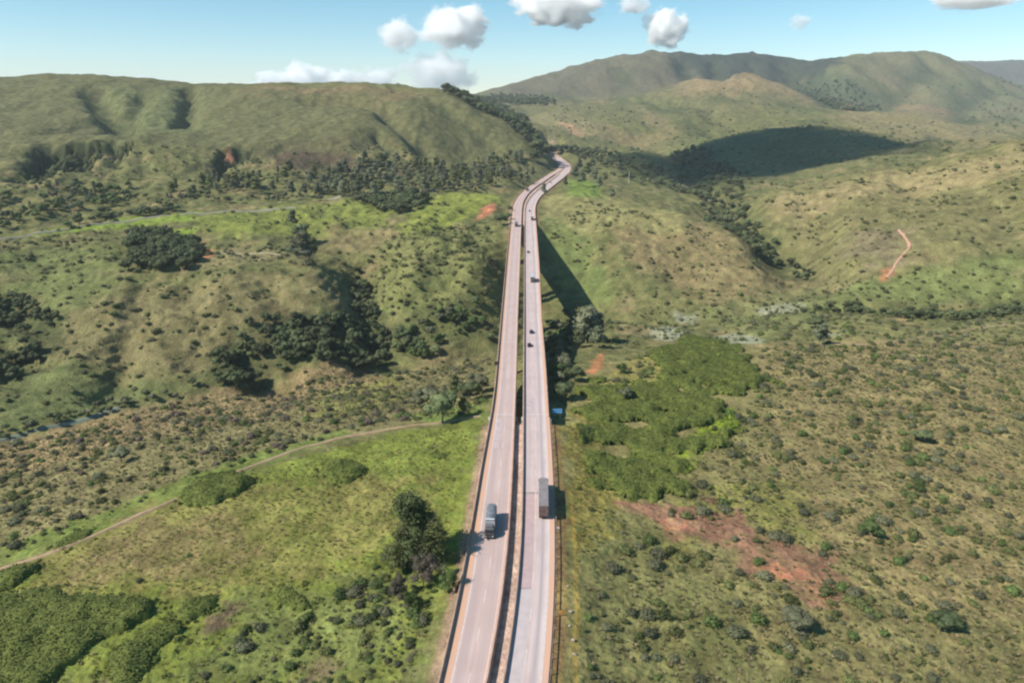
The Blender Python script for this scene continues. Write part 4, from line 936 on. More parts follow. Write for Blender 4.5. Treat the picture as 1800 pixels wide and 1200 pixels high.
def gn_scatter(name, pts_, radii, variants, label, cat, seed=0, tiltscale=(.8,1.15), as_stuff=True):
    """one countless mass of plants: instances on points, sizes carried by the points"""
    me = bpy.data.meshes.new(name); me.vertices.add(len(pts_)); me.vertices.foreach_set('co', np.asarray(pts_, np.float32).ravel())
    a = me.attributes.new('size', 'FLOAT', 'POINT'); a.data.foreach_set('value', np.asarray(radii, np.float32))
    rg = np.random.default_rng(seed); a = me.attributes.new('which', 'INT', 'POINT'); a.data.foreach_set('value', rg.integers(0, len(variants), len(pts_)).astype(np.int32))
    a = me.attributes.new('turn', 'FLOAT', 'POINT'); a.data.foreach_set('value', rg.uniform(0, 6.28, len(pts_)).astype(np.float32))
    a = me.attributes.new('tallness', 'FLOAT', 'POINT'); a.data.foreach_set('value', (np.asarray(radii)*rg.uniform(*tiltscale, len(pts_))).astype(np.float32))
    o = link(name, me); tag(o, label, cat, None, 'stuff')
    ng = bpy.data.node_groups.new(name+'_scatter', 'GeometryNodeTree'); ng.interface.new_socket('Geometry', in_out='INPUT', socket_type='NodeSocketGeometry'); ng.interface.new_socket('Geometry', in_out='OUTPUT', socket_type='NodeSocketGeometry')
    gi = ng.nodes.new('NodeGroupInput'); go = ng.nodes.new('NodeGroupOutput'); jn = ng.nodes.new('GeometryNodeJoinGeometry')
    def attr(nm, ty):
        n_ = ng.nodes.new('GeometryNodeInputNamedAttribute'); n_.data_type = ty; n_.inputs['Name'].default_value = nm; return n_.outputs['Attribute']
    for i, vme in enumerate(variants):
        so = bpy.data.objects.new('source', vme); 
        oi = ng.nodes.new('GeometryNodeObjectInfo'); oi.inputs['Object'].default_value = so; oi.inputs['As Instance'].default_value = True
        ip = ng.nodes.new('GeometryNodeInstanceOnPoints'); ng.links.new(gi.outputs[0], ip.inputs['Points']); ng.links.new(oi.outputs['Geometry'], ip.inputs['Instance'])
        cp_ = ng.nodes.new('FunctionNodeCompare'); cp_.data_type = 'INT'; cp_.operation = 'EQUAL'; cp_.inputs[3].default_value = i; ng.links.new(attr('which', 'INT'), cp_.inputs[2]); ng.links.new(cp_.outputs[0], ip.inputs['Selection'])
        cr_ = ng.nodes.new('ShaderNodeCombineXYZ'); ng.links.new(attr('turn', 'FLOAT'), cr_.inputs[2]); ng.links.new(cr_.outputs[0], ip.inputs['Rotation'])
        cs_ = ng.nodes.new('ShaderNodeCombineXYZ'); sz = attr('size', 'FLOAT'); ng.links.new(sz, cs_.inputs[0]); ng.links.new(sz, cs_.inputs[1]); ng.links.new(attr('tallness', 'FLOAT'), cs_.inputs[2]); ng.links.new(cs_.outputs[0], ip.inputs['Scale'])
        ng.links.new(ip.outputs[0], jn.inputs[0])
    ng.links.new(jn.outputs[0], go.inputs[0]); md_ = o.modifiers.new('scatter', 'NODES'); md_.node_group = ng; return o
def hero_variant(seed, m, nb, narrow, top):
    rg = np.random.default_rng(seed); parts = []
    for i in range(nb):
        z = .25+(top-.25)*i/(nb-1); a = rg.uniform(0, 6.28); d = rg.uniform(.05, narrow)*(1.2-z*.75); r_ = rg.uniform(.07, .115)*(1.35-z*.6); c_ = np.array([math.cos(a)*d, math.sin(a)*d, z])
        V, Fq = blob(c_, (r_*.6, r_*.6, r_*.5), 2, seed+i, .5); parts.append((V, Fq)); n_ = 380
        dr = rg.normal(size=(n_, 3)); dr /= np.linalg.norm(dr, axis=1)[:, None]; rad = r_*rg.uniform(.5, 1.35, (n_, 1))*(1+.35*n3d(dr*2.2+i, i)[:, None])
        parts.append(cards(c_+dr*rad*np.array([1,1,.85]), dr, .0135, rg))
    V, Fq = join(parts); me = mesh_np('crown', V, Fq, True); me.materials.append(m); return me
f_olt = foliage('olive_tree_leaves', (.075,.095,.030), (.155,.17,.058), .25, .15); f_olt2 = foliage('dark_olive_leaves', (.055,.075,.028), (.12,.145,.050), .25, .1); f_brn = foliage('grey_brown_leaves', (.095,.080,.058), (.165,.135,.100), .25, .1)
HERO = [(hero_variant(501+i, m_, n_, w_, tp), trunk_mesh('trunk', 1, .018, 520+i, m_bark, 8, .16, .88)) for i, (m_, n_, w_, tp) in enumerate(((f_olt, 17, .24, .95), (f_olt, 16, .30, .92), (f_brn, 16, .36, .82), (f_green, 16, .36, .82), (f_olt2, 17, .21, .97)))]
def hero(px, py, h, i, label, wide=1.0):
    x, y, z = pt(px, py); cr, tk = HERO[i]; r_ = empty('tree', (x, y, z), random.uniform(0, 6.28), label, 'tree')
    link('trunk', tk, None, r_, sc=(h, h, h)); link('crown', cr, None, r_, sc=(h*wide, h*wide, h))
def whole(crown, trunk):
    """one mesh of crown and trunk for the far woods"""
    bm = bmesh.new(); bm.from_mesh(crown); me = bpy.data.meshes.new('far_tree'); k = len(bm.faces); bm.from_mesh(trunk)
    for f in bm.faces[k:]: f.material_index = 1
    bm.to_mesh(me); bm.free(); me.materials.clear(); me.materials.append(crown.materials[0]); me.materials.append(trunk.materials[0]); return me
WTALL = [whole(*t) for t in TALL]; WBROAD = [whole(*t) for t in BROAD]; WDARK = [whole(*t) for t in DARK]

THICK = [  # outline of each dense dark green thicket, height, label
 ([(1158,640),(1160,618),(1195,604),(1232,597),(1262,602),(1292,614),(1318,642),(1336,668),(1322,688),(1285,692),(1250,680),(1215,672),(1180,662)], 2.6, 'dark green even thicket with a rounded end, uppermost on the right of the highway'),
 ([(1046,690),(1068,676),(1096,690),(1126,680),(1176,664),(1236,684),(1262,712),(1262,738),(1232,760),(1236,780),(1210,815),(1172,830),(1158,862),(1138,886),(1104,898),(1080,880),(1066,850),(1045,828),(1042,790),(1034,740)], 2.8, 'large irregular olive green thicket right of the highway, above the red earth'),
 ([(566,832),(578,818),(600,811),(628,814),(644,824),(634,838),(606,850),(578,848)], 2.6, 'small isolated oval thicket in the bright field left of the highway'),
 ([(312,876),(338,852),(372,836),(410,830),(440,838),(446,850),(420,868),(384,884),(346,892),(322,888)], 3.0, 'long oval thicket beside the dirt track, left of the highway'),
 ([(-160,1100),(-40,1060),(40,1044),(90,1034),(140,1050),(200,1048),(274,1058),(262,1086),(220,1110),(165,1128),(150,1150),(110,1180),(70,1215),(-40,1300),(-220,1300)], 3.4, 'largest dark thicket filling the bottom left corner of the field'),
 ([(186,1180),(196,1152),(240,1124),(290,1098),(316,1094),(322,1112),(280,1140),(262,1180),(230,1215),(190,1215)], 2.8, 'narrow curved thicket just right of the corner thicket, at the bottom of the photo'),
 ([(310,1074),(330,1056),(352,1048),(386,1050),(378,1068),(352,1084),(322,1090)], 2.2, 'low small thicket between the corner thicket and the purple bare rock'),
 ([(-60,1030),(0,1008),(40,996),(72,990),(68,1002),(30,1028),(-20,1052),(-60,1060)], 3.0, 'thicket at the left edge where the dirt track leaves the photo'),
 ([(476,1048),(490,1038),(514,1036),(534,1050),(550,1070),(530,1076),(500,1064)], 2.0, 'small low thicket in mid field, right of the purple bare rock'),
 ([(96,966),(116,944),(140,932),(160,934),(158,944),(130,958)], 2.2, 'short dark thicket hugging the far side of the dirt track'),
 ([(752,800),(764,794),(784,798),(782,806),(760,807)], 1.4, 'tiny thicket in the bright field, nearest the left carriageway'),
]
f_thick = foliage('bracken_leaves', (.072,.092,.017), (.130,.152,.032), .15, .1)
m_thick = noisy('bracken_mass', (.056,.074,.012), (.130,.150,.034), .9, .95, 8, c3=(.090,.110,.022))
THZ = []
for pl, hh, lab in THICK:
    xy = zone(pl); THZ.append(xy); x0, y0 = xy.min(0)-3; x1, y1 = xy.max(0)+3; st = .55
    gx, gy = np.meshgrid(np.arange(x0, x1, st), np.arange(y0, y1, st)); fx, fy = gx.ravel(), gy.ravel()
    jx = fx+1.6*fbm(fx/5, fy/5, 3, 8); jy = fy+1.6*fbm(fx/5+9, fy/5, 3, 9)
    big = len(pl) > 12 and pl[0][0] > 900
    sdv = seg_dist(jx, jy, xy, True)*np.where(inpoly(jx, jy, xy), 1, -1)
    if big: sdv = np.minimum(sdv, 4)+23*fbm(fx/14, fy/11, 3, 14)+1.2
    zg = H(fx, fy)
    prof = np.sqrt(np.clip(sdv/7, 0, 1)*(2-np.clip(sdv/7, 0, 1)))
    z = zg + hh*prof*(.85+.7*fbm(fx/8, fy/8, 3, 10)) + prof*.4*np.abs(gnoise(fx/1.3, fy/1.3, 12)) + prof*rng.uniform(-.13, .13, fx.size) - np.where(sdv <= 0, 1.2, .1)
    ny_, nx_ = gx.shape; ins = (sdv > -1.2).reshape(gx.shape); i = (np.arange(ny_-1)[:, None]*nx_+np.arange(nx_-1)[None]); ok = (ins[:-1, :-1] & ins[1:, :-1] & ins[:-1, 1:] & ins[1:, 1:]); i = i[ok]
    Fq = np.c_[i, i+1, i+nx_+1, i+nx_]; used, inv = np.unique(Fq, return_inverse=True); V = np.c_[fx, fy, z][used]; Fq = inv.reshape(-1, 4)
    o = empty('thicket', (float(xy[:, 0].mean()), float(xy[:, 1].mean()), float(zg.mean())), 0, lab, 'thicket')
    V = V-np.array(o.location); link('undergrowth', mesh_np('undergrowth', V, Fq, True), m_thick, o)
    k = rng.integers(0, len(used), int(len(used)*2.6)); k = k[sdv[used][k] > .2]; cc_ = V[k]+rng.normal(scale=(.3,.3,.12), size=(len(k), 3)); cc_[:, 2] += .12
    cv_, cf_ = cards(cc_, np.tile([0,0,1.], (len(k), 1)), .25, rng); e_ = np.nonzero((sdv > -4.0) & (sdv < .8) & (rng.uniform(size=sdv.size) < .10*np.exp(np.minimum(sdv, 0)/1.6)+.004))[0]
    if len(e_):
        rr = rng.uniform(.3, .9, len(e_)); ctr = np.repeat(np.c_[fx, fy, zg][e_], 26, 0); dr_ = rng.normal(size=(len(ctr), 3)); dr_[:, 2] = np.abs(dr_[:, 2]); dr_ /= np.linalg.norm(dr_, axis=1)[:, None]
        c2, f2 = cards(ctr+dr_*np.repeat(rr, 26)[:, None]*rng.uniform(.5, 1.1, (len(ctr), 1))-np.array(o.location), dr_, .24, rng); cf_ = np.r_[cf_, f2+len(cv_)]; cv_ = np.r_[cv_, c2]
    link('leaves', mesh_np('leaves', cv_, cf_), f_thick, o)
def clear_of_thickets(P_, pad=1.0):
    k = np.ones(len(P_), bool)
    for xy in THZ: k &= ~(inpoly(P_[:, 0], P_[:, 1], xy) | (seg_dist(P_[:, 0], P_[:, 1], xy, True) < pad))
    return P_[k]
TRACK = at(*np.array([(0,1000),(60,985),(120,962),(180,935),(300,882),(430,825),(520,790),(600,768),(700,752),(845,732)], float).T)
EARTH = [zone(p_) for p_ in ([(1160,905),(1300,908),(1460,990),(1440,1050),(1330,1010),(1180,950)], [(330,1120),(400,1055),(430,1060),(400,1090),(370,1120)])]
def clean(P_):
    P_ = clear_of_thickets(P_); P_ = P_[seg_dist(P_[:, 0], P_[:, 1], TRACK) > 2.6]
    rg = np.random.default_rng(len(P_)); k = np.ones(len(P_), bool)
    for xy in EARTH: k &= ~(inpoly(P_[:, 0], P_[:, 1], xy) & (rg.uniform(size=len(P_)) < .75))
    return P_[k]

# ---- scrub zones: nearest plants stand on their own, the uncountable rest is one mass each
def scrub_zone(pl, spacing, r0, r1, seed, nkeep, label, group, clump=0.0, cs=18, variants=None, rest='scrub'):
    variants = variants or SH; variants = variants if nkeep else SHF; P_ = clean(scatter(pl, spacing, seed, clump, cs)); rg = np.random.default_rng(seed+1)
    rad = r0+(r1-r0)*rg.uniform(size=len(P_))**(2.6 if nkeep else 4.5); dist = np.hypot(P_[:, 0], P_[:, 1]); vis = (np.abs(P_[:, 0]) < .80*P_[:, 1]*.97+12) & (P_[:, 1] > 98)
    order = np.argsort(-(rad/dist)*vis); keep = order[:nkeep]; others = order[nkeep:]
    for j in keep: shrub(*map(float, P_[j]), float(rad[j])*1.05, variants[int(rg.integers(0, len(variants)))], label, group)
    if len(others): gn_scatter(rest, P_[others], rad[others], variants, label.replace('shrub ', 'shrubs ').replace('one of ', ''), 'scrub', seed)
    return len(P_)
cnt = []
ZR = [(985,1215),(1008,1000),(1100,960),(1180,900),(1220,820),(1270,740),(1345,690),(1340,606),(1800,604),(1990,604),(2150,1300)]
cnt.append(scrub_zone(ZR, 2.9, .3, 2.4, 101, 120, 'low grey green shrub standing in the wide dry scrub field right of the highway', 'shrubs of the scrub field right of the highway', -.06, 16, SH[:5]))
cnt.append(scrub_zone([(1000,760),(1040,730),(1040,830),(1090,900),(1180,900),(1110,960),(1010,990)], 6, .4, 1.3, 102, 12, 'low shrub in the grass strip between the highway and the irregular thicket', 'shrubs beside the right verge', -.05, 12, SH[:5]))
ZL = [(-300,860),(0,782),(330,702),(640,655),(860,628),(858,722),(700,742),(430,815),(200,905),(0,985),(-300,1060)]
cnt.append(scrub_zone(ZL, 3.6, .4, 2.4, 103, 70, 'grey shrub on the scrubby slope between the dirt track and the stream', 'shrubs on the slope beyond the dirt track', -.10, 26, SH))
cnt.append(scrub_zone([(330,1215),(440,1100),(560,1080),(640,1020),(690,960),(800,1000),(790,1060),(745,1215)], 2.2, .5, 2.3, 104, 70, 'bushy green shrub near the foot of the roadside trees left of the highway', 'green shrubs at the bottom left of the highway', -.10, 12, SH[:4]+SHD[:2]))
cnt.append(scrub_zone([(120,1040),(560,830),(840,740),(835,830),(700,960),(560,1010),(330,1040)], 11, .3, 1.0, 105, 14, 'small shrub in the bright yellow green field left of the highway', 'small shrubs in the bright field', .05, 12, SH[1:4]))
cnt.append(scrub_zone([(1050,690),(1090,640),(1160,612),(1160,660),(1080,690)], 5, .8, 2.6, 106, 8, 'rounded shrub on the brow just below the viaduct, left of the upper thicket', 'shrubs left of the upper thicket', 0, 12, SH))
f_yg = foliage('yellow_green_leaves', (.17,.25,.03), (.28,.36,.05), .35, .15); SHY = [shrub_variant(41+i, f_yg, 2, 240, 4) for i in range(2)]
cnt.append(scrub_zone([(1236,706),(1262,702),(1305,728),(1296,758),(1250,790),(1212,830),(1196,812),(1226,770),(1246,740)], 2.0, .7, 1.5, 116, 30, 'vivid yellow green bush along the right flank of the large thicket', 'yellow green bushes beside the large thicket', -.5, 12, SHY))
# valley floor right, hillsides
cnt.append(scrub_zone([(1050,612),(1060,560),(1300,540),(1450,505),(1800,480),(2000,480),(2000,600),(1350,600),(1150,600)], 5.5, .8, 2.6, 107, 20, 'low shrub on the flat valley floor beyond the scrub field', 'shrubs on the valley floor', -.10, 30, SH[:5]))
cnt.append(scrub_zone([(950,400),(1040,352),(1130,374),(1300,432),(1440,500),(1300,545),(1060,555),(1000,470)], 3.8, .4, 3.2, 108, 0, 'scattered shrubs on the tan hillside facing the viewer right of the viaduct', 'x', .06, 28, SH[:3]+[SH[4]]))
cnt.append(scrub_zone([(1340,352),(1550,302),(1800,256),(2000,230),(2000,480),(1800,480),(1460,505),(1390,440)], 4.4, .4, 3.4, 109, 0, 'scattered shrubs over the long grassy hill at the right', 'x', .08, 36, SH[:3]+[SH[4]]))
cnt.append(scrub_zone([(640,470),(700,400),(860,395),(885,540),(860,600),(700,620),(640,560)], 3.4, .45, 3.4, 110, 0, 'scattered shrubs on the terraced green slope left of the viaduct', 'x', .0, 24, SH[:5]+SHD[:2]))
cnt.append(scrub_zone([(-200,430),(230,405),(450,430),(640,440),(640,600),(330,690),(0,768),(-200,800)], 3.8, .45, 3.4, 111, 0, 'scattered shrubs over the rounded grassy knoll across the stream', 'x', .07, 26, SH))
cnt.append(scrub_zone([(-200,420),(0,405),(300,385),(640,352),(860,330),(880,395),(640,425),(300,440),(0,440)], 6, .6, 3.2, 112, 0, 'scattered shrubs on the flat bright green terraces beyond the knoll', 'x', .08, 40, SH+SHD))
cnt.append(scrub_zone([(1020,262),(1250,240),(1500,232),(1700,262),(1640,300),(1450,318),(1300,350),(1100,300)], 13, 1.0, 6, 113, 0, 'dots of dark scrub on the far hills at the right', 'x', .02, 90, SH[:5]+SHD))
cnt.append(scrub_zone([(900,215),(1000,180),(1150,190),(1300,150),(1480,210),(1800,235),(1800,258),(1500,228),(1250,238),(1020,250)], 20, 1.2, 7, 114, 0, 'dots of scrub over the distant domed hill', 'x', .05, 140, SH[:5]+SHD))
cnt.append(scrub_zone([(0,320),(180,260),(380,262),(560,262),(700,262),(900,262),(900,300),(700,345),(400,350),(0,400)], 7.5, 1.3, 4.5, 115, 0, 'bushes along the lower slopes of the left hills', 'x', .10, 40, SH+SHD))

# ---- grass tussocks and herbs of the near fields
def tuft_variant(seed, m, n=34):
    rg = np.random.default_rng(seed); a = rg.uniform(0, 6.28, n); rr = rg.uniform(0, .8, n)**.7; base = np.c_[np.cos(a)*rr, np.sin(a)*rr, np.full(n, -.1)]
    lean = np.c_[np.cos(a), np.sin(a), np.zeros(n)]*rg.uniform(.1, .55, (n, 1)); tip = base+lean+np.c_[np.zeros((n, 2)), rg.uniform(.5, 1.1, n)]
    sd2 = np.c_[-np.sin(a), np.cos(a), np.zeros(n)]*rg.uniform(.12, .24, (n, 1)); V = np.stack([base-sd2, base+sd2, tip], 1).reshape(-1, 3)
    me = mesh_np('tussock', V, np.arange(n*3).reshape(n, 3)); me.materials.append(m); return me
f_straw = foliage('straw_grass', (.27,.225,.125), (.42,.345,.205), .45, .25); f_lime = foliage('lime_grass', (.20,.235,.05), (.32,.33,.09), .45, .25); f_olive = foliage('olive_grass', (.185,.20,.08), (.30,.28,.14), .45, .3)
TUF = [tuft_variant(s_, m_) for s_, m_ in ((1, f_straw), (2, f_olive), (3, f_straw), (4, f_scrub2))]; TUFL = [tuft_variant(s_, m_) for s_, m_ in ((5, f_lime), (6, f_olive), (7, f_lime), (8, f_straw))]
def tussocks(pl, spacing, r0, r1, seed, vs_, lab, clump=-.2):
    xy = zone(pl); P_ = clean(scatter(pl, spacing, seed, clump, 6)); rg = np.random.default_rng(seed)
    P_ = P_[seg_dist(P_[:, 0], P_[:, 1], xy, True) > rg.uniform(0, 1, len(P_))**1.5*(14 if spacing > 1.55 else 4)]; gn_scatter('grass', P_, rg.uniform(r0, r1, len(P_)), vs_, lab, 'grass', seed, (.7, 1.2)); cnt.append(len(P_))
tussocks(ZR, 1.6, .25, .7, 401, TUF, 'dry tussock grass and herbs covering the scrub field right of the highway')
tussocks([(985,1215),(985,760),(1040,730),(1040,830),(1090,900),(1180,900),(1100,960),(1008,1000)], 1.5, .22, .5, 402, TUFL, 'yellow green grass strip between the highway and the thicket')
tussocks([(0,1010),(180,935),(430,838),(700,762),(850,742),(828,860),(806,1000),(745,1215),(-300,1215),(-300,1100)], 1.4, .2, .5, 403, TUFL, 'yellow green grass of the bright field left of the highway')
tussocks(ZL, 2.0, .3, .7, 404, TUF, 'dry grass of the slope between the dirt track and the stream')

# ---- woods that read as one mass
def wood(pl, spacing, h0, h1, seed, variants, label, clump=0.0, cs=40, rest='forest'):
    spacing *= .78; clump += .0; P_ = clean(scatter(pl, spacing, seed, clump, cs)); rg = np.random.default_rng(seed+1); hh = rg.uniform(h0, h1, len(P_))
    if len(P_): gn_scatter(rest, P_, hh, variants, label, 'forest', seed, (.85, 1.1))
    return len(P_)
WB = WBROAD[:1]+WDARK; 
cnt.append(wood([(330,668),(400,610),(440,580),(530,560),(610,560),(650,590),(720,585),(735,610),(700,634),(600,650),(500,660),(400,682)], 6, 5, 10, 201, WB+WBROAD[:1], 'dark gallery woodland on the stream bank below the knoll', -.12, 25))
cnt.append(wood([(0,752),(150,722),(330,680),(480,658),(480,668),(330,696),(150,740),(0,778)], 6, 3, 6, 202, WBROAD[:2], 'band of trees along the stream at the foot of the left slope', -.1, 25))
cnt.append(wood([(-60,520),(30,522),(80,548),(110,580),(60,590),(0,572),(-60,570)], 6, 5, 8, 203, WDARK, 'dark trees filling the upper hollow at the left edge', -.3, 25))
cnt.append(wood([(14,614),(50,608),(84,624),(60,640),(20,640)], 6, 6, 9, 204, WDARK, 'round dark copse in the middle hollow at the left edge', -.6, 25))
cnt.append(wood([(-60,640),(0,646),(50,662),(40,674),(-10,668),(-60,664)], 6, 5, 8, 205, WDARK, 'dark trees in the lowest hollow at the left edge', -.5, 25))
cnt.append(wood([(225,440),(240,412),(300,415),(322,436),(350,424),(352,448),(338,474),(300,482),(262,474),(215,478),(240,460)], 6, 7, 12, 206, WDARK, 'very dark clump of trees beside the red earth bank on the left terrace', -.35, 30))
cnt.append(wood([(612,500),(622,475),(645,480),(650,530),(668,580),(700,620),(660,620),(630,560)], 6, 4, 8, 207, WB, 'dark trees down the gully right of the knoll', -.15, 25))
cnt.append(wood([(700,600),(760,560),(860,540),(870,600),(800,625),(720,640)], 7, 5, 9, 208, WBROAD, 'green woodland under the left viaduct along the stream', -.15, 30))
cnt.append(wood([(1000,268),(1050,262),(1110,290),(1180,305),(1235,330),(1270,350),(1225,350),(1160,330),(1100,322),(1075,305)], 15, 6, 12, 209, WB+WBROAD[:2], 'dark wooded side valley right of the far road', -.05, 60))
cnt.append(wood([(1160,268),(1240,262),(1290,300),(1330,375),(1320,400),(1290,408),(1240,388),(1225,345),(1190,300)], 14, 6, 12, 210, WB+WBROAD[:2], 'wooded valley bottom below the shaded hill', -.08, 60))
cnt.append(wood([(1250,395),(1310,400),(1375,450),(1425,480),(1430,496),(1380,472),(1300,425)], 9, 5, 9, 211, WB, 'line of trees in the creek between the two hills at the right', -.25, 40))
cnt.append(wood([(780,166),(830,172),(880,186),(905,205),(935,236),(945,262),(920,255),(890,222),(850,200)], 17, 12, 18, 212, WDARK+WBROAD[:1], 'dark plantation on the saddle behind the left hill', -.4, 90))
cnt.append(wood([(860,168),(960,174),(980,186),(900,190)], 30, 12, 18, 213, WDARK, 'distant dark plantation strip below the mountain', -.1, 150))
cnt.append(wood([(1405,562),(1420,545),(1470,532),(1560,548),(1700,545),(1800,536),(1800,552),(1600,562),(1500,552)], 6.5, 4, 7, 214, WB+WBROAD[:1], 'line of dark trees along the brook on the right valley floor', -.12, 25))
cnt.append(wood([(1740,150),(1800,150),(1800,230),(1690,215),(1650,195),(1560,175)], 60, 8, 16, 215, WBROAD, 'scattered woodland in the folds of the far right mountain', .1, 300))
cnt.append(wood([(1395,145),(1440,150),(1550,185),(1500,200),(1440,180)], 40, 10, 18, 216, WB, 'dark woodland in the fold below the far escarpment', 0, 250))
cnt.append(wood([(40,318),(90,298),(160,282),(236,266),(240,276),(160,298),(100,312),(40,330)], 13, 3, 6, 217, WDARK+WBROAD[:1], 'dark bushes at the foot of the eroded scarp on the left hill', .0, 40))
cnt.append(wood([(370,312),(400,296),(450,276),(465,284),(420,300),(385,320)], 13, 3, 6, 218, WDARK+WBROAD[:1], 'dark bushes at the foot of the eroded hollow of the left hill', .0, 40))
cnt.append(wood([(100,400),(200,372),(330,362),(330,372),(200,388),(110,408)], 10, 6, 10, 219, WB, 'dark tree line above the pale side road', -.05, 40))
cnt.append(wood([(620,352),(700,340),(752,350),(740,372),(690,382),(660,370)], 9, 7, 11, 220, WBROAD[:1]+WDARK, 'dark wood between the bright terraces left of the far road', -.25, 40))
cnt.append(wood([(955,560),(1000,545),(1035,590),(1010,640),(970,690),(965,640)], 7, 5, 9, 221, WBROAD+WDARK, 'trees on the valley floor under the right viaduct', -.1, 25))

# ---- trees that can be told apart
def tree_px(px, py, h, kind, i, label, group=None, wide=1.0):
    x, y, z = pt(px, py); tree(x, y, z, h, kind, i, label, group, wide)
# eucalyptus belt at the foot of the left hills: each tree its own
P_ = clean(scatter([(250,352),(400,318),(560,300),(720,285),(880,272),(935,280),(905,318),(800,335),(640,348),(450,352)], 15, 301, -.12, 60)); rg = np.random.default_rng(5)
o_ = rg.permutation(len(P_))[:150]
for j in o_: tree(*map(float, P_[j]), float(rg.uniform(11, 19)), 'tall', int(rg.integers(0, 3)), 'slender eucalyptus tree in the belt at the foot of the left hills', 'eucalyptus belt below the left hills', 1.7)
wood([(240,356),(400,322),(560,304),(720,290),(880,276),(935,284),(905,320),(800,338),(640,352),(450,358)], 14, 5, 9, 230, [WBROAD[1], WBROAD[1], WTALL[0]], 'grey green undergrowth trees below the eucalyptus belt of the left hills', -.02, 60)
rest_ = np.setdiff1d(np.arange(len(P_)), o_)[::3]
if len(rest_): gn_scatter('forest', P_[rest_], rg.uniform(10, 16, len(rest_)), WTALL, 'eucalyptus wood continuing behind the belt at the foot of the left hills', 'forest', 9)
cnt.append(wood([(-60,400),(0,345),(150,330),(300,325),(260,352),(120,382),(0,408)], 13, 6, 11, 222, WBROAD+WTALL[:1], 'open woodland on the lower left hillside above the side road', -.05, 40))
for k, (px, py, h) in enumerate([(1010,318,22),(1022,326,20),(1032,312,24),(1044,322,21),(1052,334,17),(1062,322,16),(1018,300,20),(1040,298,20)]):
    tree_px(px, py, h, 'tall', k, 'tall eucalyptus in the grove right of the distant bend of the highway', 'grove right of the far bend', 1.6)
for k, (px, py, h) in enumerate([(952,276,22),(966,275,24),(980,272,24),(994,270,22),(1008,272,24),(1022,274,20),(1036,278,18),(943,270,26),(940,285,20)]):
    tree_px(px, py, h, 'dark', k, 'dark tree in the clump closing the view where the highway disappears', 'dark trees at the end of the highway', 1.3)
for k, (px, py, h) in enumerate([(955,300),(948,288),(958,292)] and [(958,312,16),(948,318,15),(938,322,14)]):
    tree_px(px-22, py, h, 'tall', k, 'tree on the cut bank left of the distant bend', 'trees on the cut bank left of the far bend', 1.4)
tree_px(522, 462, 20, 'tall', 0, 'tall eucalyptus on the terrace, left one of the narrow group above the knoll', None, 1.5)
tree_px(536, 464, 24, 'tall', 1, 'tallest eucalyptus in the middle of the narrow group above the knoll', None, 1.6)
tree_px(548, 458, 18, 'tall', 2, 'shorter eucalyptus on the right of the narrow group above the knoll', None, 1.6)
tree_px(530, 425, 18, 'broad', 0, 'bushy green tree just behind the narrow eucalyptus group')
tree_px(516, 400, 16, 'tall', 1, 'eucalyptus standing further back on the bright terrace behind the narrow group', None, 1.6)
# roadside clump left of the near carriageway
hero(732, 985, 19, 4, 'tallest roadside tree with a narrow ragged dark crown left of the near carriageway', 1.45)
hero(762, 990, 13, 0, 'second roadside tree, right beside the left carriageway, casting shade on the shoulder', 1.35)
hero(708, 1000, 12, 1, 'olive tree on the left side of the roadside clump', 1.3)
hero(745, 1030, 9.5, 2, 'grey brown bushy tree in front of the roadside clump', 1.1)
hero(782, 1040, 7.5, 3, 'small round green tree at the low right end of the roadside clump', 1.0)
hero(702, 1055, 7, 2, 'low grey brown tree at the front left of the roadside clump', 1.1)
hero(672, 1040, 5.5, 3, 'low green bushy tree left of the brown one in the roadside clump', 1.2)
hero(725, 1062, 5, 3, 'low green bushy tree at the very front of the roadside clump', 1.3)
for k, (px, py, h) in enumerate([(778,742,13),(752,716,10),(802,700,11),(826,704,10),(842,690,10),(814,730,8)]):
    tree_px(px, py, h, ('broad','broad','tall')[k % 3], k, ('grey leafed tree standing alone at the edge of the track near the left abutment','spreading tree left of the group near the left abutment','slim tree behind the group near the left abutment','dense green tree in the group near the left abutment','green tree closest to the left viaduct abutment','low tree at the foot of the group near the left abutment')[k], None, 1.15)
tree_px(736, 716, 6, 'broad', 1, 'low grey rounded tree on the slope, leftmost of the trees near the left abutment', None, 1.5)
for k, (px, py, h) in enumerate([(1030,602,21),(1044,598,17),(1020,585,18),(1050,612,12)]):
    tree_px(px, py, h, 'tall', k, ('tallest tree right of the viaduct shadow on the valley floor','second tall tree to the right in the group beside the viaduct shadow','tall tree partly in the viaduct shadow','short tree at the right foot of the group beside the viaduct shadow')[k], None, 1.9)
for k, (px, py, h) in enumerate([(992,702,8),(1100,704,6),(1092,655,5),(1010,672,8),(985,655,9)]):
    tree_px(px, py, h, 'broad', k, ('small tree on the steep bank next to the start of the right viaduct','round grey tree at the upper left corner of the irregular thicket','low dark tree beside the red earth scar','grey tree on the bank below the red earth scar','leafy tree in the hollow right under the right viaduct')[k], None, 1.25)
tree_px(1440, 606, 12, 'tall', 0, 'lone tree with a dark slim trunk on the far edge of the scrub field', None, 1.9)
tree_px(1432, 578, 8, 'dark', 0, 'dark round tree just behind the lone tree at the edge of the scrub field', None, 1.5)
tree_px(880, 397, 12, 'broad', 0, 'round dark green tree left of the far end of the left viaduct', None, 1.2)
tree_px(893, 388, 8, 'dark', 1, 'dark tree touching the left side of the far viaduct end', None, 1.0)
tree_px(896, 372, 7, 'dark', 0, 'small dark tree beside the left carriageway just past the viaduct', None, 1.0)
tree_px(955.5, 343, 14, 'tall', 1, 'narrow tree standing in the median of the distant bend', None, 1.5)
tree_px(993, 330, 15, 'tall', 2, 'thin tree right of the distant bend on the grassy shoulder', None, 1.3)
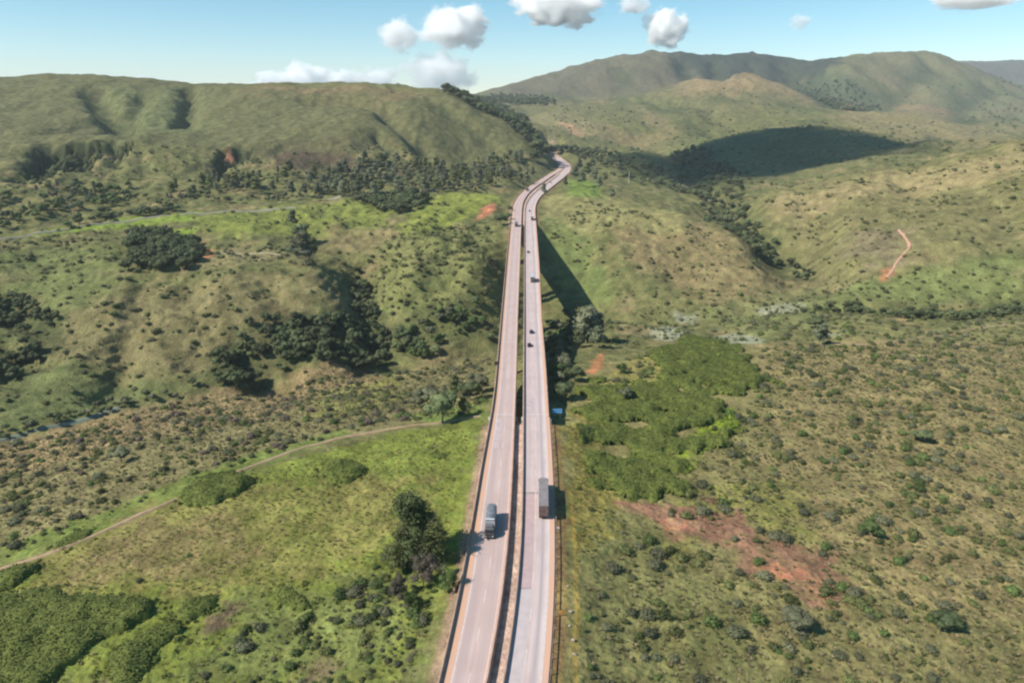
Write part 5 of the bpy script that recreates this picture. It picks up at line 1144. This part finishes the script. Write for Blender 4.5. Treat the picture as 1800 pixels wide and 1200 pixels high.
tree_px(1076, 352, 14, 'tall', 0, 'single tree on the brow right of the distant bend', None, 1.5)
tree_px(214, 812, 6.5, 'broad', 1, 'dark open tree on the scrub slope left of the dirt track bend', None, 1.4)
tree_px(30, 790, 6, 'broad', 1, 'twiggy tree near the river at the left edge', None, 1.2)
tree_px(1618, 776, 4.6, 'broad', 0, 'largest dark bush tree in the middle of the scrub field', None, 1.7)
tree_px(1528, 940, 4.6, 'broad', 2, 'round dark green bush tree in the scrub field right of the red earth', None, 1.6)
tree_px(1396, 1104, 5.0, 'broad', 1, 'round grey green bush tree below the red earth', None, 1.6)
tree_px(1660, 1104, 4.4, 'broad', 0, 'dark green bush tree low in the scrub field toward the right', None, 1.6)

# boulders along the right verge
m_rock = noisy('pale_rock', (.24,.19,.15), (.36,.30,.25), 2, .9)
for k, (px, py, s_) in enumerate([(1003,1075,.5),(1008,1125,.45),(1001,1100,.35),(1010,1150,.5),(998,1030,.3)]):
    x, y, z = pt(px, py); V, Fq = blob((0,0,0), (s_, s_*.8, s_*.6), 2, 300+k, .2, 1.4)
    tag(link('boulder', mesh_np('boulder', V, Fq), m_rock, None, (x, y, z+.15)), 'pale stone lying in the grass strip beside the right verge', 'stone', 'stones beside the right verge')
print('COUNTS', cnt, flush=True)

# ------------------------------------------------------------------ clouds
def cloud_mat(name, dens, scale, seed, cover=.5, soft=1.0):
    m = bpy.data.materials.new(name); m.use_nodes = True; nt = m.node_tree; nt.nodes.clear(); o = nt.nodes.new('ShaderNodeOutputMaterial')
    pv = nt.nodes.new('ShaderNodeVolumePrincipled'); pv.inputs['Color'].default_value = (1,1,1,1); pv.inputs['Anisotropy'].default_value = -.35; nt.links.new(pv.outputs[0], o.inputs['Volume'])
    tc = nt.nodes.new('ShaderNodeTexCoord'); ln_ = nt.nodes.new('ShaderNodeVectorMath'); ln_.operation = 'LENGTH'; nt.links.new(tc.outputs['Object'], ln_.inputs[0])
    no = nt.nodes.new('ShaderNodeTexNoise'); no.inputs['Scale'].default_value = scale; no.inputs['Detail'].default_value = 7; no.inputs['Roughness'].default_value = .62
    mp = nt.nodes.new('ShaderNodeMapping'); mp.inputs['Location'].default_value = (seed*3.7, seed*1.9, seed); nt.links.new(tc.outputs['Object'], mp.inputs[0]); nt.links.new(mp.outputs[0], no.inputs['Vector'])
    a = nt.nodes.new('ShaderNodeMath'); a.operation = 'MULTIPLY_ADD'; a.inputs[1].default_value = -2.7; a.inputs[2].default_value = 2.7*(cover+.12); nt.links.new(ln_.outputs['Value'], a.inputs[0])
    n2_ = nt.nodes.new('ShaderNodeMath'); n2_.operation = 'MULTIPLY_ADD'; n2_.inputs[1].default_value = 4.4; n2_.inputs[2].default_value = -2.2; nt.links.new(no.outputs['Fac'], n2_.inputs[0])
    s_ = nt.nodes.new('ShaderNodeMath'); s_.operation = 'ADD'; nt.links.new(a.outputs[0], s_.inputs[0]); nt.links.new(n2_.outputs[0], s_.inputs[1])
    r = nt.nodes.new('ShaderNodeMapRange'); r.inputs[1].default_value = 0; r.inputs[2].default_value = soft; r.inputs[3].default_value = 0; r.inputs[4].default_value = dens; nt.links.new(s_.outputs[0], r.inputs[0]); nt.links.new(r.outputs[0], pv.inputs['Density'])
    return m
DC = 17000.0
def cloud(px, py, rw, rh, seed, label, dens=.012, cover=.5, D=DC, group=None):
    x, y, z = on_d(px, py, D); k = D/F*1.0; bm = bmesh.new(); bmesh.ops.create_icosphere(bm, subdivisions=3, radius=1)
    o = link('cloud', from_bm('cloud', bm), cloud_mat('cloud_vapour', dens*2.2, 2.3, seed, cover), None, (float(x), float(y), float(z)), 0, (rw*k*1.3, rw*k, rh*k*1.35))
    tag(o, label, 'cloud', group); return o
cloud(800, 48, 62, 38, 1, 'bright puffy cloud high above the saddle, the larger right hand one of a close pair', .010, .5)
cloud(702, 62, 42, 34, 2, 'small cloud just left of the largest puffy cloud', .006, .42)
cloud(772, 130, 66, 38, 3, 'hazy cloud standing right above the saddle between the hills', .004, .5)
cloud(480, 146, 42, 22, 4, 'low cloud peeking over the left hill crest, left end of the low row', .009, .5)
cloud(540, 138, 50, 28, 14, 'largest puff of the low row of clouds behind the left hill crest', .010, .5)
cloud(602, 144, 40, 22, 15, 'low white cloud in the middle of the row behind the left hill crest', .009, .5)
cloud(664, 140, 42, 26, 5, 'faint small cloud low over the right end of the left hill', .005, .45)
cloud(985, 12, 84, 36, 6, 'flat bottomed cloud touching the top edge of the sky, above the mountain flank', .010, .5)
cloud(1114, 6, 34, 24, 7, 'thin wisp of cloud at the top edge, between two brighter clouds', .004, .42)
cloud(1172, 50, 42, 34, 8, 'compact white cloud alone above the middle of the mountain', .012, .5)
cloud(254, 148, 26, 14, 9, 'tiny cloud tip showing over the left hill crest', .010, .5)
cloud(1408, 40, 26, 18, 10, 'very faint wisp in the blue sky over the right mountain', .0022, .4)
cloud(1715, 0, 90, 16, 11, 'pale thin streak of cloud in the top right corner', .004, .45)
# the cloud overhead, out of the frame, whose shadow darkens the far hill
tx_, ty_ = at(1345, 277)[0]; Hc = 1100.0; k = Hc/math.tan(SUN_EL)
bm = bmesh.new(); bmesh.ops.create_icosphere(bm, subdivisions=3, radius=1)
co = link('cloud', from_bm('cloud', bm), cloud_mat('dense_cloud_vapour', .07, 2.0, 21, .54), None, (float(tx_)+math.sin(SUN_AZ)*k, float(ty_)+math.cos(SUN_AZ)*k, Hc+40), R(20), (520, 400, 150))
tag(co, 'cumulus overhead casting the dark shadow on the far hill', 'cloud')

# ------------------------------------------------------------------ the air
hz = bpy.data.materials.new('air'); hz.use_nodes = True; nt = hz.node_tree; nt.nodes.clear(); o = nt.nodes.new('ShaderNodeOutputMaterial'); pv = nt.nodes.new('ShaderNodeVolumePrincipled')
pv.inputs['Color'].default_value = (.80,.90,1,1); pv.inputs['Density'].default_value = 5e-5; pv.inputs['Anisotropy'].default_value = 0; nt.links.new(pv.outputs[0], o.inputs['Volume'])
gz = float(Z.min())-1; gt = float(max(Z.max(), CAMZ))+12
bm = bmesh.new(); bm_box(bm, float(X.min())-60, float(X.max())+60, float(Y.min())-60, float(Y.max())+60, gz, gt)
ho = link('haze', from_bm('haze', bm), hz); tag(ho, kind='stuff'); print('HAZE', gz, gt, X.min(), X.max(), Y.max())
